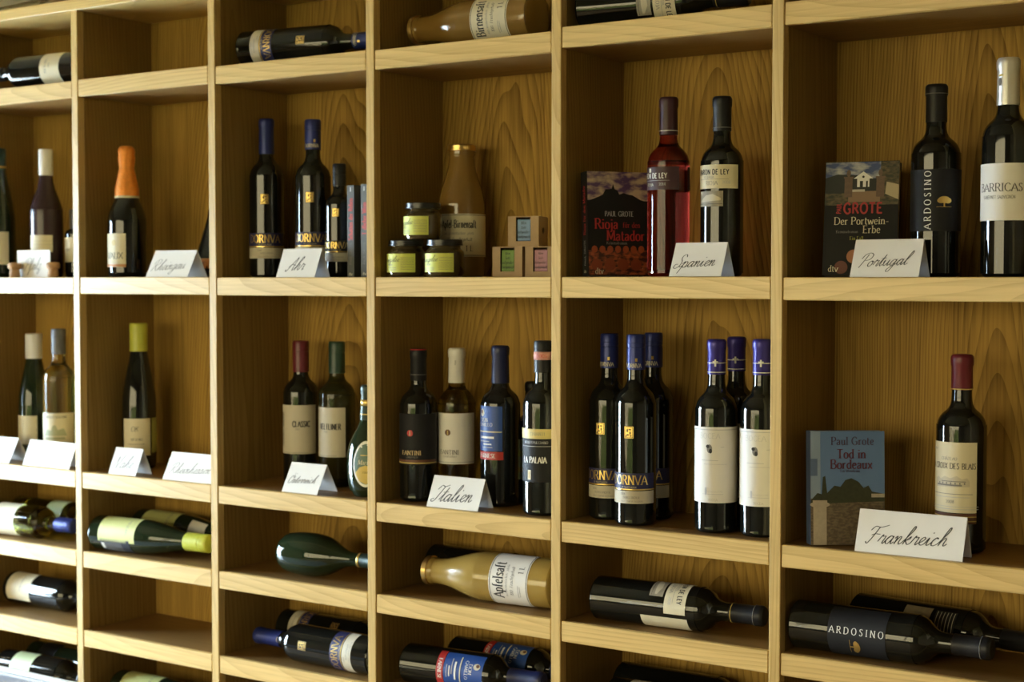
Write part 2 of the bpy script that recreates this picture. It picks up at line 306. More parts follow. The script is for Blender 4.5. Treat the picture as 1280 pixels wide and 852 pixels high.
# ------------------------------------------------------------------ common colours
WHITE = mat('label_white', (.78, .76, .72), .6, var=.04); CREAM = mat('label_cream', (.72, .66, .48), .6, var=.05)
BEIGE = mat('label_beige', (.58, .53, .41), .6, var=.05); CARD = mat('card_paper', (.80, .78, .74), .75, var=.03)
INK = mat('ink_black', (.02, .02, .022), .6); GREYINK = mat('ink_grey', (.22, .21, .2), .6); PALEINK = mat('ink_pale_grey', (.5, .5, .52), .6)
GOLD = mat('gold_foil', (.75, .52, .16), .3, metal=.8); REDINK = mat('ink_red', (.55, .03, .035), .5); WHITEINK = mat('ink_white', (.82, .82, .8), .6)
BLACKLBL = mat('label_black', (.015, .015, .017), .6, spec=.25, var=.2); NAVY = mat('label_navy', (.02, .02, .085), .5)
BLUECAP = mat('cap_blue', (.018, .03, .17), .35, metal=.3); BLACKCAP = mat('cap_black', (.012, .012, .014), .42, spec=.3); PURPCAP = mat('cap_violet_blue', (.035, .025, .22), .33, metal=.3)
WHITECAP = mat('cap_white', (.74, .73, .70), .35); GREYCAP = mat('cap_grey', (.10, .10, .105), .45); LIMECAP = mat('cap_lime', (.50, .52, .06), .38)
REDCAP = mat('cap_wine_red', (.13, .012, .022), .35); GREENCAP = mat('cap_dark_green', (.012, .045, .028), .35); ORANGE = mat('foil_orange', (.80, .27, .035), .38, metal=.35, var=.25, vscale=120, bump=.9)
G_DARK = mat('glass_dark', (.006, .007, .006), .05, spec=.55); G_GREEN = mat('glass_dark_green', (.012, .022, .010), .05, spec=.55)
G_CLEAR = mat('glass_pale_wine', (.80, .76, .42), .02, trans=1.0, ior=1.36); G_OLIVE = mat('glass_olive_wine', (.46, .44, .10), .02, trans=1.0, ior=1.38)
G_ROSE = mat('glass_rose_wine', (.50, .065, .085), .02, trans=1.0, ior=1.36); G_PURPLE = mat('glass_mauve', (.034, .017, .020), .22, spec=.4)
G_JUICE = mat('glass_cloudy_juice', (.22, .125, .028), .16, coat=.35, var=.12, vscale=9); G_VELT = mat('glass_green_wine', (.11, .115, .03), .03, trans=.9, ior=1.38)
CORK = mat('cork', (.42, .25, .13), .8, var=.3, vscale=160, bump=.4); OCHRE = mat('label_ochre', (.62, .47, .14), .5); LIME = mat('label_lime', (.62, .66, .13), .55, var=.04)
LBLUE = mat('label_blue', (.02, .075, .32), .45); PGREEN = mat('label_pale_green', (.50, .56, .30), .55); BROWN = mat('label_brown', (.14, .055, .03), .5)
KRAFT = mat('kraft_card', (.40, .27, .14), .8, var=.08, vscale=90)
GOLDCAP = mat('lid_gold', (.72, .50, .18), .28, metal=.9)

# ------------------------------------------------------------------ the room
PLASTER = mat('plaster', (.26, .19, .10), .9, var=.06, vscale=3, bump=.15); STONE_MORTAR = mat('mortar', (.36, .32, .25), .95, var=.15, vscale=20, bump=.5)
FLOORM = mat('floor_terracotta', (.22, .13, .06), .6, var=.15, vscale=4); CEILM = mat('ceiling_plaster', (.28, .20, .10), .9, var=.03)
def gridbox(name, mb, m): return struct(mb.build(name, m))
gridbox('floor', MB().box(RX0-.2, RX1+.2, RY0-.2, RY1+.2, -.1, 0), FLOORM)
gridbox('ceiling', MB().box(RX0-.2, RX1+.2, RY0-.2, RY1+.2, RZ, RZ+.1), CEILM)
wall_back = gridbox('wall_back', MB().box(RX0-.2, RX1+.2, RY1, RY1+.2, 0, RZ), STONE_MORTAR)
gridbox('wall_right', MB().box(RX1, RX1+.2, RY0, RY1, 0, RZ), PLASTER)
w = MB(); y0, y1, z0, z1 = DOOR
w.box(RX0-.2, RX0, RY0, y0, 0, RZ).box(RX0-.2, RX0, y1, RY1, 0, RZ).box(RX0-.2, RX0, y0, y1, z1, RZ).box(RX0-.2, RX0, y0, y1, 0, z0)
gridbox('wall_left', w, PLASTER)
w = MB(); xs = [RX0] + [v for q in WINS for v in q[:2]] + [RX1]
for i in range(0, len(xs), 2): w.box(xs[i], xs[i+1], RY0-.2, RY0, 0, RZ)
for (a, b, c, d) in WINS: w.box(a, b, RY0-.2, RY0, 0, c).box(a, b, RY0-.2, RY0, d, RZ)
gridbox('wall_front', w, PLASTER)
# clear door panes; amber tint added to window panes to dim and warm daylight
def pane_mat(name, tint):
    m = bpy.data.materials.new(name); m.use_nodes = True; nt = m.node_tree
    nt.nodes.remove(nt.nodes['Principled BSDF'])
    tr = nt.nodes.new('ShaderNodeBsdfTransparent'); tr.inputs[0].default_value = (*tint, 1); gl = nt.nodes.new('ShaderNodeBsdfGlossy'); gl.inputs['Roughness'].default_value = 0.0
    ms = nt.nodes.new('ShaderNodeMixShader'); ms.inputs[0].default_value = .06
    nt.links.new(tr.outputs[0], ms.inputs[1]); nt.links.new(gl.outputs[0], ms.inputs[2]); nt.links.new(ms.outputs[0], nt.nodes['Material Output'].inputs[0])
    return m
PANE = pane_mat('window_glass', (.97, .98, .98)); PANE_DIM = pane_mat('dimming_glass', (.385, .315, .215))   # each pane is passed through twice
FRAME = mat('window_paint', (.55, .52, .46), .5)
def glazing(name, axis, p, a0, a1, z0, z1, cols, rows, PANE=PANE):
    root = bpy.data.objects.new(name, None); COL.objects.link(root); struct(root)
    f = MB(); t = .05
    def bx(a, b, c, d, th=.05):
        if axis == 'x': f.box(p-th/2, p+th/2, a, b, c, d)
        else: f.box(a, b, p-th/2, p+th/2, c, d)
    bx(a0, a1, z0, z0+t); bx(a0, a1, z1-t, z1); bx(a0, a0+t, z0, z1); bx(a1-t, a1, z0, z1)
    for i in range(1, cols): x = a0+(a1-a0)*i/cols; bx(x-.02, x+.02, z0+t, z1-t, .04)
    for j in range(1, rows): z = z0+(z1-z0)*j/rows; bx(a0+t, a1-t, z-.015, z+.015, .03)
    f.build('window_frame', FRAME, root)
    for i in range(cols):
        for j in range(rows):
            q = [(a0+(a1-a0)*(i+k), z0+(z1-z0)*(j+l)) for k, l in ()]
            u0, u1 = a0+(a1-a0)*i/cols, a0+(a1-a0)*(i+1)/cols; v0, v1 = z0+(z1-z0)*j/rows, z0+(z1-z0)*(j+1)/rows
            m = MB()
            if axis == 'x': m.box(p-.003, p+.003, u0+.02, u1-.02, v0+.015, v1-.015)
            else: m.box(u0+.02, u1-.02, p-.003, p+.003, v0+.015, v1-.015)
            m.build('pane', PANE, root)
    return root
glazing('door_1', 'x', RX0-.1, DOOR[0], DOOR[1], DOOR[2], DOOR[3], 2, 1)
for i, (a, b, c, d) in enumerate(WINS): glazing('window_%d' % (i+1), 'y', RY0-.1, a, b, c, d, 6, 2, PANE_DIM)
# lawn outside the openings
struct(MB().box(RX0-.2, 18, -26, RY0-.2, -.25, -.15).build('ground', mat('lawn', (.09, .16, .035), .9, var=.3, vscale=2)))
struct(MB().box(-22, RX0-.2, -26, 8, -.25, -.12).build('terrace', mat('pale_gravel', (.70, .68, .62), .9, var=.08, vscale=6)))
# rough stones of the back wall above the rack
STN = [mat('stone_%s' % n, c, .95, var=.22, vscale=14, bump=.8) for n, c in (('buff', (.50, .42, .25)), ('grey', (.38, .34, .24)), ('sand', (.56, .45, .27)))]
def stone_mesh(sx, sz):
    bm = bmesh.new(); bmesh.ops.create_cube(bm, size=1)
    for v in bm.verts: v.co = Vector((v.co.x*sx*(1+random.uniform(-.08, .08)), v.co.y*.05, v.co.z*sz*(1+random.uniform(-.12, .12))))
    bmesh.ops.bevel(bm, geom=bm.edges[:], offset=.012, segments=2, affect='EDGES')
    me = bpy.data.meshes.new('stone'); bm.to_mesh(me); bm.free(); return me
SM = []
for sx, sz in ((.16, .08), (.22, .085), (.12, .075), (.27, .08)):
    for m in STN:
        me = stone_mesh(sx, sz); me.materials.append(m); SM.append((sx, me))
for row in range(7):
    x = -2.4+random.uniform(0, .15); z = 2.085+row*.092
    while x < 3.4:
        sx, me = random.choice(SM)
        o = bpy.data.objects.new('stone', me); COL.objects.link(o); o.parent = wall_back
        o.location = (x+sx/2, RY1-.004+random.uniform(-.008, .006), z+random.uniform(-.006, .006)); o.rotation_euler = (0, random.uniform(-.04, .04), 0); x += sx+.016

# ------------------------------------------------------------------ the oak rack
PW, TP, DEP, TS = .43, .0204, .222, .0375
ZR = {'A': .4435, 'E': 0., 'B': -.4402, 'C': -.6211, 'D': -.8022, 'F': -.983, 'G': -1.164, 'H': -1.345}
DZ = {('A', 1): .0012, ('A', 2): -.0021, ('A', 3): -.0042, ('A', 4): .001, ('A', 5): .002, ('E', 5): -.0015, ('E', 1): .001, ('E', 0): .001, ('B', 5): -.001}
def shz(row, col): return EYE + ZR[row] + DZ.get((row, col), 0)
rack = thing('wine_rack', 'wall-wide golden oak wine rack divided into open compartments', 'wine rack', Matrix.Translation((1.0, .11, 0)))
off = Vector((-1.0, -.11, 0))
C0, C1 = -1, 6                              # columns: column c lies between uprights c-1 and c
def repeat(name, body, m, lip, lm, places):
    b0 = body.build(name, m, rack); l0 = lip.build('front_lipping', lm, b0)  # pale strip holds the lit front tone, body the shaded inner tone
    for i, q in enumerate(places):
        o, l = b0, l0
        if i: o = b0.copy(); l = l0.copy(); COL.objects.link(o); COL.objects.link(l); l.parent = o
        o.location = q
LIP = .020
repeat('upright', MB().box(-TP/2, TP/2, LIP-.11, DEP-.11, 0, EYE+.600), OAK_SIDE_SHADED, MB().cbox(-TP/2, TP/2, -.11, LIP-.11, 0, EYE+.600, .0012), OAK_LIP_Z, [(i*PW-1.0, 0, 0) for i in range(C0-1, C1+1)])
xa = (PW-TP)/2-.0012
repeat('shelf_board', MB().box(-xa, xa, .012-.11, DEP-.11, -TS, 0), OAK_BOARD_SHADED, MB().cbox(-xa, xa, .0008-.11, .012-.11, -TS, 0, .0014), OAK_EDGE_X, [((c-.5)*PW-1.0, 0, shz(r, c)) for c in range(C0, C1+1) for r in ZR])
bk = MB().box(-PW/2, PW/2, DEP-.11, DEP-.11+.012, 0, EYE+.600); k0 = None
for c in range(C0, C1+1):
    if k0 is None: k0 = bk.build('back_panel', OAK_BACK, rack); o = k0
    else: o = k0.copy(); COL.objects.link(o)
    o.location = ((c-.5)*PW-1.0, 0, 0)
MB().cbox((C0-1)*PW-TP/2-1.0, C1*PW+TP/2-1.0, -.004-.11, DEP+.012-.11, EYE+.600, EYE+.6245, .0015).build('top_board', OAK_EDGE_X, rack)

# ------------------------------------------------------------------ bottles
def prof_pts(kind, h, r):
    rn = .0142
    if kind == 'bordeaux': P = [(0, .82), (.003, .93), (.012, .995), (.02, 1), (.595*h, 1), (.63*h, .988), (.66*h, .945), (.685*h, .86), (.705*h, .73), (.72*h, .595), (.735*h, .50), (.757*h, .435), (.80*h, .405), (h-.012, .385), (h-.011, .41), (h-.001, .41)]
    elif kind == 'flute': P = [(0, .84), (.003, .94), (.012, .995), (.02, 1), (.42*h, 1), (.50*h, .965), (.58*h, .87), (.66*h, .735), (.74*h, .59), (.82*h, .475), (.88*h, .42), (h-.012, .385), (h-.011, .41), (h-.001, .41)]
    elif kind == 'burgundy': P = [(0, .84), (.003, .94), (.012, .995), (.02, 1), (.48*h, 1), (.54*h, .955), (.60*h, .82), (.66*h, .64), (.72*h, .49), (.78*h, .41), (.84*h, .375), (h-.012, .355), (h-.011, .38), (h-.001, .38)]
    elif kind == 'sekt': P = [(0, .84), (.003, .94), (.012, .995), (.02, 1), (.40*h, 1), (.47*h, .955), (.53*h, .84), (.585*h, .67), (.63*h, .53), (.68*h, .455), (.76*h, .41), (.84*h, .365), (h-.03, .335), (h-.028, .37), (h-.018, .37), (h-.016, .33), (h-.001, .33)]
    elif kind == 'juice': P = [(0, .86), (.004, .96), (.014, 1), (.50*h, 1), (.56*h, .985), (.62*h, .93), (.70*h, .80), (.78*h, .655), (.84*h, .575), (.88*h, .545), (h-.020, .53), (h-.019, .56), (h-.002, .56)]
    elif kind == 'flask': P = [(0, .60), (.003, .70), (.012, .80), (.06*h, .87), (.16*h, .97), (.26*h, 1), (.36*h, .985), (.46*h, .89), (.54*h, .72), (.61*h, .52), (.68*h, .37), (.75*h, .31), (h-.012, .28), (h-.011, .31), (h-.001, .31)]
    elif kind == 'cone': P = [(0, .86), (.003, .95), (.012, 1), (.16*h, 1), (.30*h, .86), (.5*h, .64), (.7*h, .43), (.85*h, .33), (h-.001, .31)]
    return [(f*r, z) for z, f in P]
def rad_at(P, z):
    for (r0, z0), (r1, z1) in zip(P, P[1:]):
        if z0 <= z <= z1: return r0+(r1-r0)*(z-z0)/max(1e-9, z1-z0)
    return P[-1][0]
def cylmap(P, zc, a0=0.0, lift0=0.0005):
    def f(u, v, lift):
        r = rad_at(P, zc+v)+lift0+lift; a = a0+u/(rad_at(P, zc)); return (r*math.sin(a), -r*math.cos(a), zc+v)
    return f
def label_strip(P, zc, w, h, m, parent, a0=0.0, name='label', oval=False):
    r = rad_at(P, zc); V = []; F = []
    f = cylmap(P, zc, a0, .0)
    if oval:
        q = E_(0, 0, w/2, h/2, m, n=28); V = [f(a, b, .0005) for a, b in q[2]]; F = q[3]
    else:
        n = max(6, int(w/.004)); m_ = 4
        for j in range(m_+1):
            for i in range(n+1): V.append(f(-w/2+w*i/n, -h/2+h*j/m_, .0005))
        for j in range(m_):
            for i in range(n): k = j*(n+1)+i; F.append((k, k+1, k+n+2, k+n+1))
    return mk(name, V, F, m, parent, True)
def stand(x, y, z, face=0, yaw=0): return Matrix.Translation((x, y, z)) @ Matrix.Rotation(R_(face), 4, 'Z')
def lie(x, y, zs, r, d=1, yaw=0, roll=0):
    """base centre at x, y on shelf height zs; neck towards d*x; roll turns the label upwards"""
    M = Matrix.Translation((x, y, zs+r+.0014)) @ Matrix.Rotation(R_(yaw), 4, 'Z')
    M = M @ (Matrix.Rotation(R_(90), 4, 'Y') if d > 0 else Matrix.Rotation(R_(-90), 4, 'Y'))
    return M @ Matrix.Rotation(R_(-roll*d if d > 0 else roll), 4, 'Z')
def bottle(label, kind, h, r, glass, M, cap=None, labels=(), group=None, name='wine_bottle', n=36):
    t = thing(name, label, 'bottle', M, group); P = prof_pts(kind, h, r)
    PP = _cr(P, 4)
    PP = [(a, min(max(b, 0), h)) for a, b in PP]; PP[-1] = P[-1]
    smooth_by_angle(MB().lathe(PP, n).build('glass', glass, t), 40)
    if cap:
        ck, cl, cm = cap[:3]; z0 = h-cl
        rt = rad_at(P, h-.002)+.0012; rb = rad_at(P, z0)+.0009
        if ck == 'foil':      # tapered capsule with a rounded lip
            pr = [(rb, z0), (rb+.0002, z0+.001), (rt-.0006, h-.019), (rt+.0006, h-.016), (rt+.0008, h-.006), (rt+.0002, h-.0025), (rt-.002, h+.0003), (rt-.006, h+.0008)]
        elif ck == 'screw':   # straight sleeve, one groove under the twist-off top
            R0 = max(rb, rt)+.0004
            pr = [(R0, z0), (R0, h-.0235), (R0-.0008, h-.023), (R0-.0008, h-.0215), (R0+.0001, h-.021), (R0+.0001, h-.015), (R0-.0004, h-.0145), (R0+.0001, h-.014), (R0+.0001, h-.002), (R0-.0012, h+.0004), (R0-.003, h+.0008)]
        elif ck == 'lid':     # wide twist-off lid
            pr = [(rt+.0012, h-.011), (rt+.0018, h-.0105), (rt+.0018, h-.008), (rt+.001, h-.0075), (rt+.001, h-.001), (rt-.001, h+.001), (rt-.004, h+.0006)]
        elif ck == 'sekt':
            pr = [(rb+.0012, z0), (rb+.001, z0+.02), (rt+.0012, h-.045), (rt+.003, h-.033), (rt+.0042, h-.022), (rt+.0026, h-.016), (rt+.0040, h-.010), (rt+.0032, h-.003), (rt-.001, h+.003), (rt-.006, h+.0045)]
        c = MB().lathe(pr, 32).build('lid' if ck == 'lid' else ('screw_cap' if ck == 'screw' else 'capsule'), cm, t); smooth_by_angle(c, 40)
        if len(cap) > 3:
            for zz, hh, bm_, it in cap[3]:
                q = [(rr+.0, z) for rr, z in pr]; zc = z0+zz
                if bm_ is not None:
                    R1 = rad_at(q, zc); MB().lathe([(R1+.0001, zc-hh/2), (R1+.0005, zc-hh/2), (R1+.0005, zc+hh/2), (R1+.0001, zc+hh/2)], 32, False).build('capsule_band', bm_, c, True)
                if it: ink(it, cylmap(q, zc), c)
    for L in labels:
        lb = label_strip(P, L['z'], L['w'], L['h'], L['m'], t, R_(L.get('a', 0)), L.get('name', 'label'), L.get('oval', False))
        if L.get('ink'): ink(L['ink'], cylmap(P, L['z'], R_(L.get('a', 0))), lb)
    return t
def X_(px, py, Y): return at(px, py, Y).x
def std(px, ytop, Y, row, col, face=0):
    """matrix and height of a standing bottle whose top shows at pixel (px, ytop)"""
    p = at(px, ytop, Y); z = shz(row, col)+.0004
    return stand(p.x, Y, z, face), p.z-z

# --- label designs (u, v are metres from the label's centre)
def L_orn(s=1.0, dark=NAVY):
    gold = GOLD
    emblem = [B(0, 0, .0165*s, .0205*s, gold), B(0, 0, .0146*s, .0186*s, INK), B(0, 0, .0128*s, .0168*s, gold), E_(-.0028*s, .0035*s, .0016*s, .0034*s, INK), E_(.0018*s, .0052*s, .0024*s, .0014*s, INK), E_(.0022*s, -.0008*s, .0013*s, .0030*s, INK), E_(-.0020*s, -.0040*s, .0026*s, .0013*s, INK), E_(.0034*s, -.0060*s, .0016*s, .0012*s, INK), B(-.0046*s, -.0065*s, .002*s, .003*s, INK)]
    return [dict(z=.166*s, w=.018*s, h=.022*s, m=BLACKLBL, ink=emblem, name='emblem_label'),
            dict(z=.079*s, w=.100*s, h=.030*s, m=dark, ink=[T('DORNVA', -.002*s, .003*s, .0165*s, GOLD, 'serif', ws=.85), T('SPÄTBURGUNDER', 0, -.0098*s, .0028*s, CREAM, 'sans'), B(0, -.0137*s, .100*s, .0022*s, GOLD)], name='name_label'),
            dict(z=.0515*s, w=.100*s, h=.0225*s, m=BEIGE, ink=[T('2008', -.012*s, .006*s, .004*s, GREYINK), T('BURGUNDER', .004*s, -.0005*s, .0042*s, GREYINK), T('QUALITÄTSWEIN TROCKEN', .004*s, -.007*s, .0028*s, GREYINK)], name='vintage_label')]
ORNCAP = ('screw', .062, BLUECAP, [(.0075, .001, None, [T('DORNVA', 0, 0, .0075, CREAM, 'serif', ws=.8), B(.006, .010, .004, .006, GOLD)])])
def L_bocca():
    return [dict(z=.118, w=.118, h=.130, m=WHITE, ink=[T('BOCEA', -.006, .050, .009, PALEINK, 'hair'), E_(-.006, .028, .0048, .0075, GREYINK), E_(-.009, .032, .003, .003, INK), E_(-.004, .024, .0028, .004, INK), B(.016, .031, .006, .0008, PALEINK), B(-.006, .008, .030, .0009, PALEINK), B(.004, .0015, .040, .0006, PALEINK),
             B(0, -.050, .036, .0006, PALEINK), T('DENOMINAZIONE', .002, -.0455, .003, PALEINK, 'hair'), T('BOCEA', 0, -.0595, .004, GREYINK, 'hair'), E_(-.012, -.045, .002, .007, PALEINK), B(0, .0605, .118, .0012, PALEINK)])]
BOCCAP = ('foil', .060, PURPCAP, [(.020, .0016, WHITECAP, None), (.026, .001, None, [B(0, -.006, .003, .012, WHITEINK), B(0, -.004, .009, .002, WHITEINK)]), (.004, .0016, WHITECAP, None)])
def L_baron(pale=True):
    if pale: return [dict(z=.172, w=.098, h=.041, m=CREAM, ink=[T('BARON DE LEY', 0, .008, .0088, INK, 'sansb', ws=.72), T('RESERVA', -.006, -.001, .0042, GREYINK, 'serif'), T('RIOJA', .0, -.011, .0068, GREYINK, 'serif'), T('2008', .026, -.010, .0055, PALEINK), B(0, -.0045, .06, .0005, GREYINK)]),
                     dict(z=.134, w=.052, h=.0265, a=-8, m=mat('label_grey_view', (.30, .27, .21), .6, var=.5, vscale=90), ink=[PG([(-.02, -.004), (-.006, .006), (.008, .008), (.022, .001), (.022, -.003), (-.02, -.006)], BEIGE), B(0, -.009, .05, .0006, INK)], name='picture_label')]
    return [dict(z=.172, w=.104, h=.040, m=mat('label_plum', (.06, .022, .03), .5), ink=[T('BARON DE LEY', 0, .0045, .0088, WHITEINK, 'sansb', ws=.72), T('RIOJA', -.004, -.011, .005, CREAM, 'serif'), T('2014', .022, -.0105, .0052, PALEINK), B(-.004, .014, .006, .007, WHITEINK), B(0, -.004, .07, .0005, PALEINK)]),
            dict(z=.172, w=.05, h=.040, a=150, m=MATS['label_plum'], name='back_label')]
def L_ardo():
    gold = GOLD
    return [dict(z=.122, w=.130, h=.098, m=BLACKLBL, ink=[T('ARDOSINO', -.020, .000, .0108, WHITEINK, 'wide', 90), E_(.006, .0005, .0095, .0055, gold), E_(.001, -.001, .006, .004, gold), E_(.012, -.001, .006, .0045, gold), B(.006, -.006, .0022, .009, gold), B(.006, -.0108, .024, .0007, gold)])]
def L_juice(word, size, rv, ws=.66):
    return [dict(z=.082, w=.150, h=.084, m=CREAM if rv else WHITE, ink=[B(0, .0395, .150, .0012, INK), B(0, -.0395, .150, .0012, INK), T(word, 0, .022, size, INK, 'gothic', ws=ws), T('aus aromatischen Äpfeln', 0, .004, .0055, GREYINK, 'italic'), T('100% Fruchtgehalt', 0, -.008, .0066, INK, 'italic'), B(-.02, -.022, .024, .0008, GREYINK), B(-.02, -.026, .02, .0008, GREYINK), T('1 L', .022, -.026, .011, INK, 'serif')])]
def L_fant(dark):
    ink_, hi = (BLACKLBL, mat('label_gold_text', (.62, .47, .26), .5)) if dark else (WHITE, BEIGE)
    return [dict(z=.123, w=.108, h=.100, m=ink_, ink=[E_(-.006, .012, .0062, .0062, REDINK if dark else BROWN), B(-.006, .012, .002, .009, CREAM if dark else OCHRE), T('FANTINI', -.004, -.0265, .0088, hi if dark else GREYINK, 'serifb'), T('SANGIOVESE' if dark else 'CHARDONNAY', -.002, -.035, .0035, GREYINK), B(0, -.0465, .108, .002, OCHRE if dark else PALEINK), B(0, -.0425, .104, .005, BROWN if dark else WHITE)])]
def L_cam():
    return [dict(z=.150, w=.070, h=.086, m=LBLUE, ink=[E_(-.010, .030, .0062, .0075, BEIGE), E_(-.0115, .032, .0034, .0038, BROWN), T('DON', -.004, .0165, .0075, WHITEINK), T('CAMILLO', -.002, .0075, .0068, WHITEINK), B(.004, -.006, .060, .0022, CREAM), B(.002, -.017, .034, .004, WHITEINK), B(-.006, -.0245, .03, .0016, PALEINK), B(.004, -.030, .02, .0024, WHITEINK), B(.004, -.036, .024, .0014, PALEINK)]),
            dict(z=.098, w=.074, h=.0155, m=mat('label_red', (.45, .025, .02), .5), ink=[T('FARNESE', .002, 0, .008, WHITEINK, 'serifb')], name='red_label')]

GRP = 'bottles lying in the rack'
# --- row of standing bottles on the eye-level shelf -------------------------------------------------
M, h = std(-3, 186, .058, 'E', 0, 8)
bottle('tall green-black bottle with gold neck ring, at the left edge above a pale card', 'flute', h, .039, G_GREEN, M, ('screw', .05, GREENCAP, [(.006, .005, GOLD, None)]), [dict(z=.070, w=.075, h=.078, m=CREAM, a=25, ink=[T('RIESLING', 0, .015, .006, INK), T('PFALZ', 0, 0, .005, GREYINK)])])
M, h = std(57, 187, .10, 'E', 0, 27)
bottle('mauve frosted bottle with white screw cap behind the card held by corks', 'burgundy', h, .039, G_PURPLE, M, ('screw', .062, WHITECAP), [dict(z=.080, w=.060, h=.040, m=CREAM, ink=[B(0, .006, .06, .0012, BEIGE), B(0, -.002, .06, .0012, BEIGE)])])
M, h = std(97, 262, .13, 'E', 0, 0)
bottle('small bottle with cream label, mostly hidden behind the leftmost upright', 'bordeaux', h, .030, G_DARK, M, ('screw', .045, GREYCAP), [dict(z=.065, w=.07, h=.058, m=CREAM, ink=[T('2012', 0, 0, .006, GREYINK)])])
M, h = std(158, 185, .07, 'E', 1, 14)
bottle('dark sparkling wine bottle with orange foil neck and cream label', 'sekt', h, .0435, G_DARK, M, ('sekt', .112, ORANGE, [(.0012, .005, CREAM, None)]), [dict(z=.060, w=.058, h=.075, a=-8, m=CREAM, ink=[T('VAUX', 0, -.012, .0145, INK, 'serif', ws=.95), E_(0, .017, .006, .007, mat('print_pale_gold', (.66, .54, .26), .5)), B(0, -.028, .03, .001, BEIGE), B(0, -.034, .058, .006, mat('print_copper', (.5, .22, .07), .5))])])
M, h = std(270, 235, .15, 'E', 1, 0)
bottle('black cone-shaped bottle with orange band, peeking out beside its upright', 'cone', h*.9, .050, G_DARK, M, None, [dict(z=.030, w=.16, h=.022, m=mat('label_orange', (.55, .20, .03), .5), ink=[T('BIRNE', 0, 0, .008, INK)])])
for px, yt, txt, f in ((333, 149, 'tall black bottle with blue capsule and gold neck print, leftmost above the Ahr card', 36), (391, 150, 'tall black bottle with blue lettered cap, directly behind the Ahr card', 31)):
    M, h = std(px, yt, .115, 'E', 2, f)
    if px < 350: cp = ('foil', .075, BLUECAP, [(-.010, .001, None, [E_(0, 0, .005, .009, GOLD), E_(0, .001, .003, .006, INK), B(.009, .004, .008, .0012, GOLD), B(.009, -.004, .008, .0012, GOLD)])])
    else: cp = ORNCAP
    bottle(txt, 'bordeaux', h, .0372, G_DARK, M, cp, L_orn(), 'gold-lettered bottles with navy labels')
M, h = std(424, 205, .112, 'E', 2, 26)
bottle('small half-size black bottle with black cap and gold lettering, beside grey books', 'bordeaux', h, .030, G_DARK, M, ('screw', .045, BLACKCAP), L_orn(.80, BLACKLBL), 'gold-lettered bottles with navy labels')
M, h = std(577, 182, .152, 'E', 3, 28)
bottle('upright bottle of cloudy pear juice with gold lid and cream label', 'juice', h, .0470, G_JUICE, M, ('lid', .012, GOLDCAP), L_juice('Apfel-Birnensaft', .0155, 1, .52), 'juice bottles', 'juice_bottle')
M, h = std(836, 122, .085, 'E', 4, -22)
bottle('clear bottle of deep pink rosé with plum capsule, in front of the red-titled book', 'bordeaux', h, .0375, G_ROSE, M, ('foil', .066, mat('cap_plum', (.045, .012, .02), .4), [(.007, .0014, WHITECAP, None)]), L_baron(False))
M, h = std(903, 121, .10, 'E', 4, -2)
bottle('black bottle with cream label and black capsule behind the Spanien card', 'bordeaux', h, .0375, G_DARK, M, ('foil', .060, BLACKCAP, [(.006, .0012, GREYINK, None)]), L_baron(True))
M, h = std(1171, 106, .105, 'E', 5, 30)
bottle('upright black bottle with sideways white lettering and gold tree emblem', 'bordeaux', h, .0392, G_DARK, M, ('foil', .060, BLACKCAP, [(.045, .0008, GREYINK, None)]), L_ardo())
M, h = std(1261, 73, .095, 'E', 5, -18)
bottle('black bottle with silver-white capsule and wide white label, at the right edge', 'bordeaux', h, .0395, G_DARK, M, ('foil', .073, mat('cap_silver', (.62, .6, .56), .35, metal=.4), [(.036, .001, None, [E_(-.003, 0, .0032, .006, GREYINK), B(-.002, .010, .008, .003, OCHRE)])]), [dict(z=.131, w=.125, h=.088, m=WHITE, ink=[T('BARRICAS', .012, .007, .0125, INK, 'serif'), T('CABERNET SAUVIGNON', .010, -.008, .0052, INK, 'sans', ws=.7)])])

# --- row of standing bottles on the shelf below ----------------------------------------------------
M, h = std(42, 417, .13, 'B', 0, 0)
bottle('slim green bottle with white screw cap, lower far left corner', 'flute', h, .038, G_GREEN, M, ('screw', .06, WHITECAP), [dict(z=.07, w=.08, h=.07, m=CREAM)])
M, h = std(73, 411, .118, 'B', 0, 32)
bottle('clear pale wine bottle with grey screw cap and village picture label', 'bordeaux', h, .0375, G_CLEAR, M, ('screw', .06, GREYCAP), [dict(z=.075, w=.105, h=.085, m=CREAM, ink=[T('WEINGUT BOEHME', 0, .033, .0058, INK, 'serif'), PG([(-.03, -.012), (-.02, .004), (-.008, .0), (-.004, .012), (.003, .014), (.008, .002), (.022, .006), (.03, -.012)], mat('print_sage', (.42, .44, .28), .6)), B(.0, -.018, .05, .006, MATS['print_sage'])])])
M, h = std(173, 404, .122, 'B', 1, 36)
bottle('slender dark bottle with lime green cap behind the half-shaded card', 'flute', h, .0385, G_DARK, M, ('screw', .064, LIMECAP), [dict(z=.075, w=.068, h=.085, m=CREAM, ink=[T('OK', -.002, .019, .011, INK, 'italic'), T('RIESLING', .002, -.005, .0052, INK), B(0, -.016, .04, .001, GREYINK)]), dict(z=.078, w=.028, h=.080, a=78, m=mat('label_moss', (.30, .31, .08), .6), name='back_label')])
def L_aum(txt):
    return [dict(z=.116, w=.098, h=.104, a=0, m=BEIGE, ink=[T('LEOPOLD AUMANN', -.036, 0, .0098, INK, 'serif', 90, ws=.62), T(txt, .014, .012, .0125, INK, 'serifb', ws=.62), T('2012', .006, .001, .004, GREYINK), B(0, -.049, .06, .0008, GREYINK)])]
M, h = std(376, 426, .150, 'B', 2, 21)
bottle('black wine bottle with dark red screw cap and tall beige label', 'bordeaux', h, .0385, G_DARK, M, ('screw', .066, REDCAP), L_aum('CLASSIC'), 'beige-labelled bottles by the bulbous bottle')
M, h = std(421, 427, .145, 'B', 2, -6)
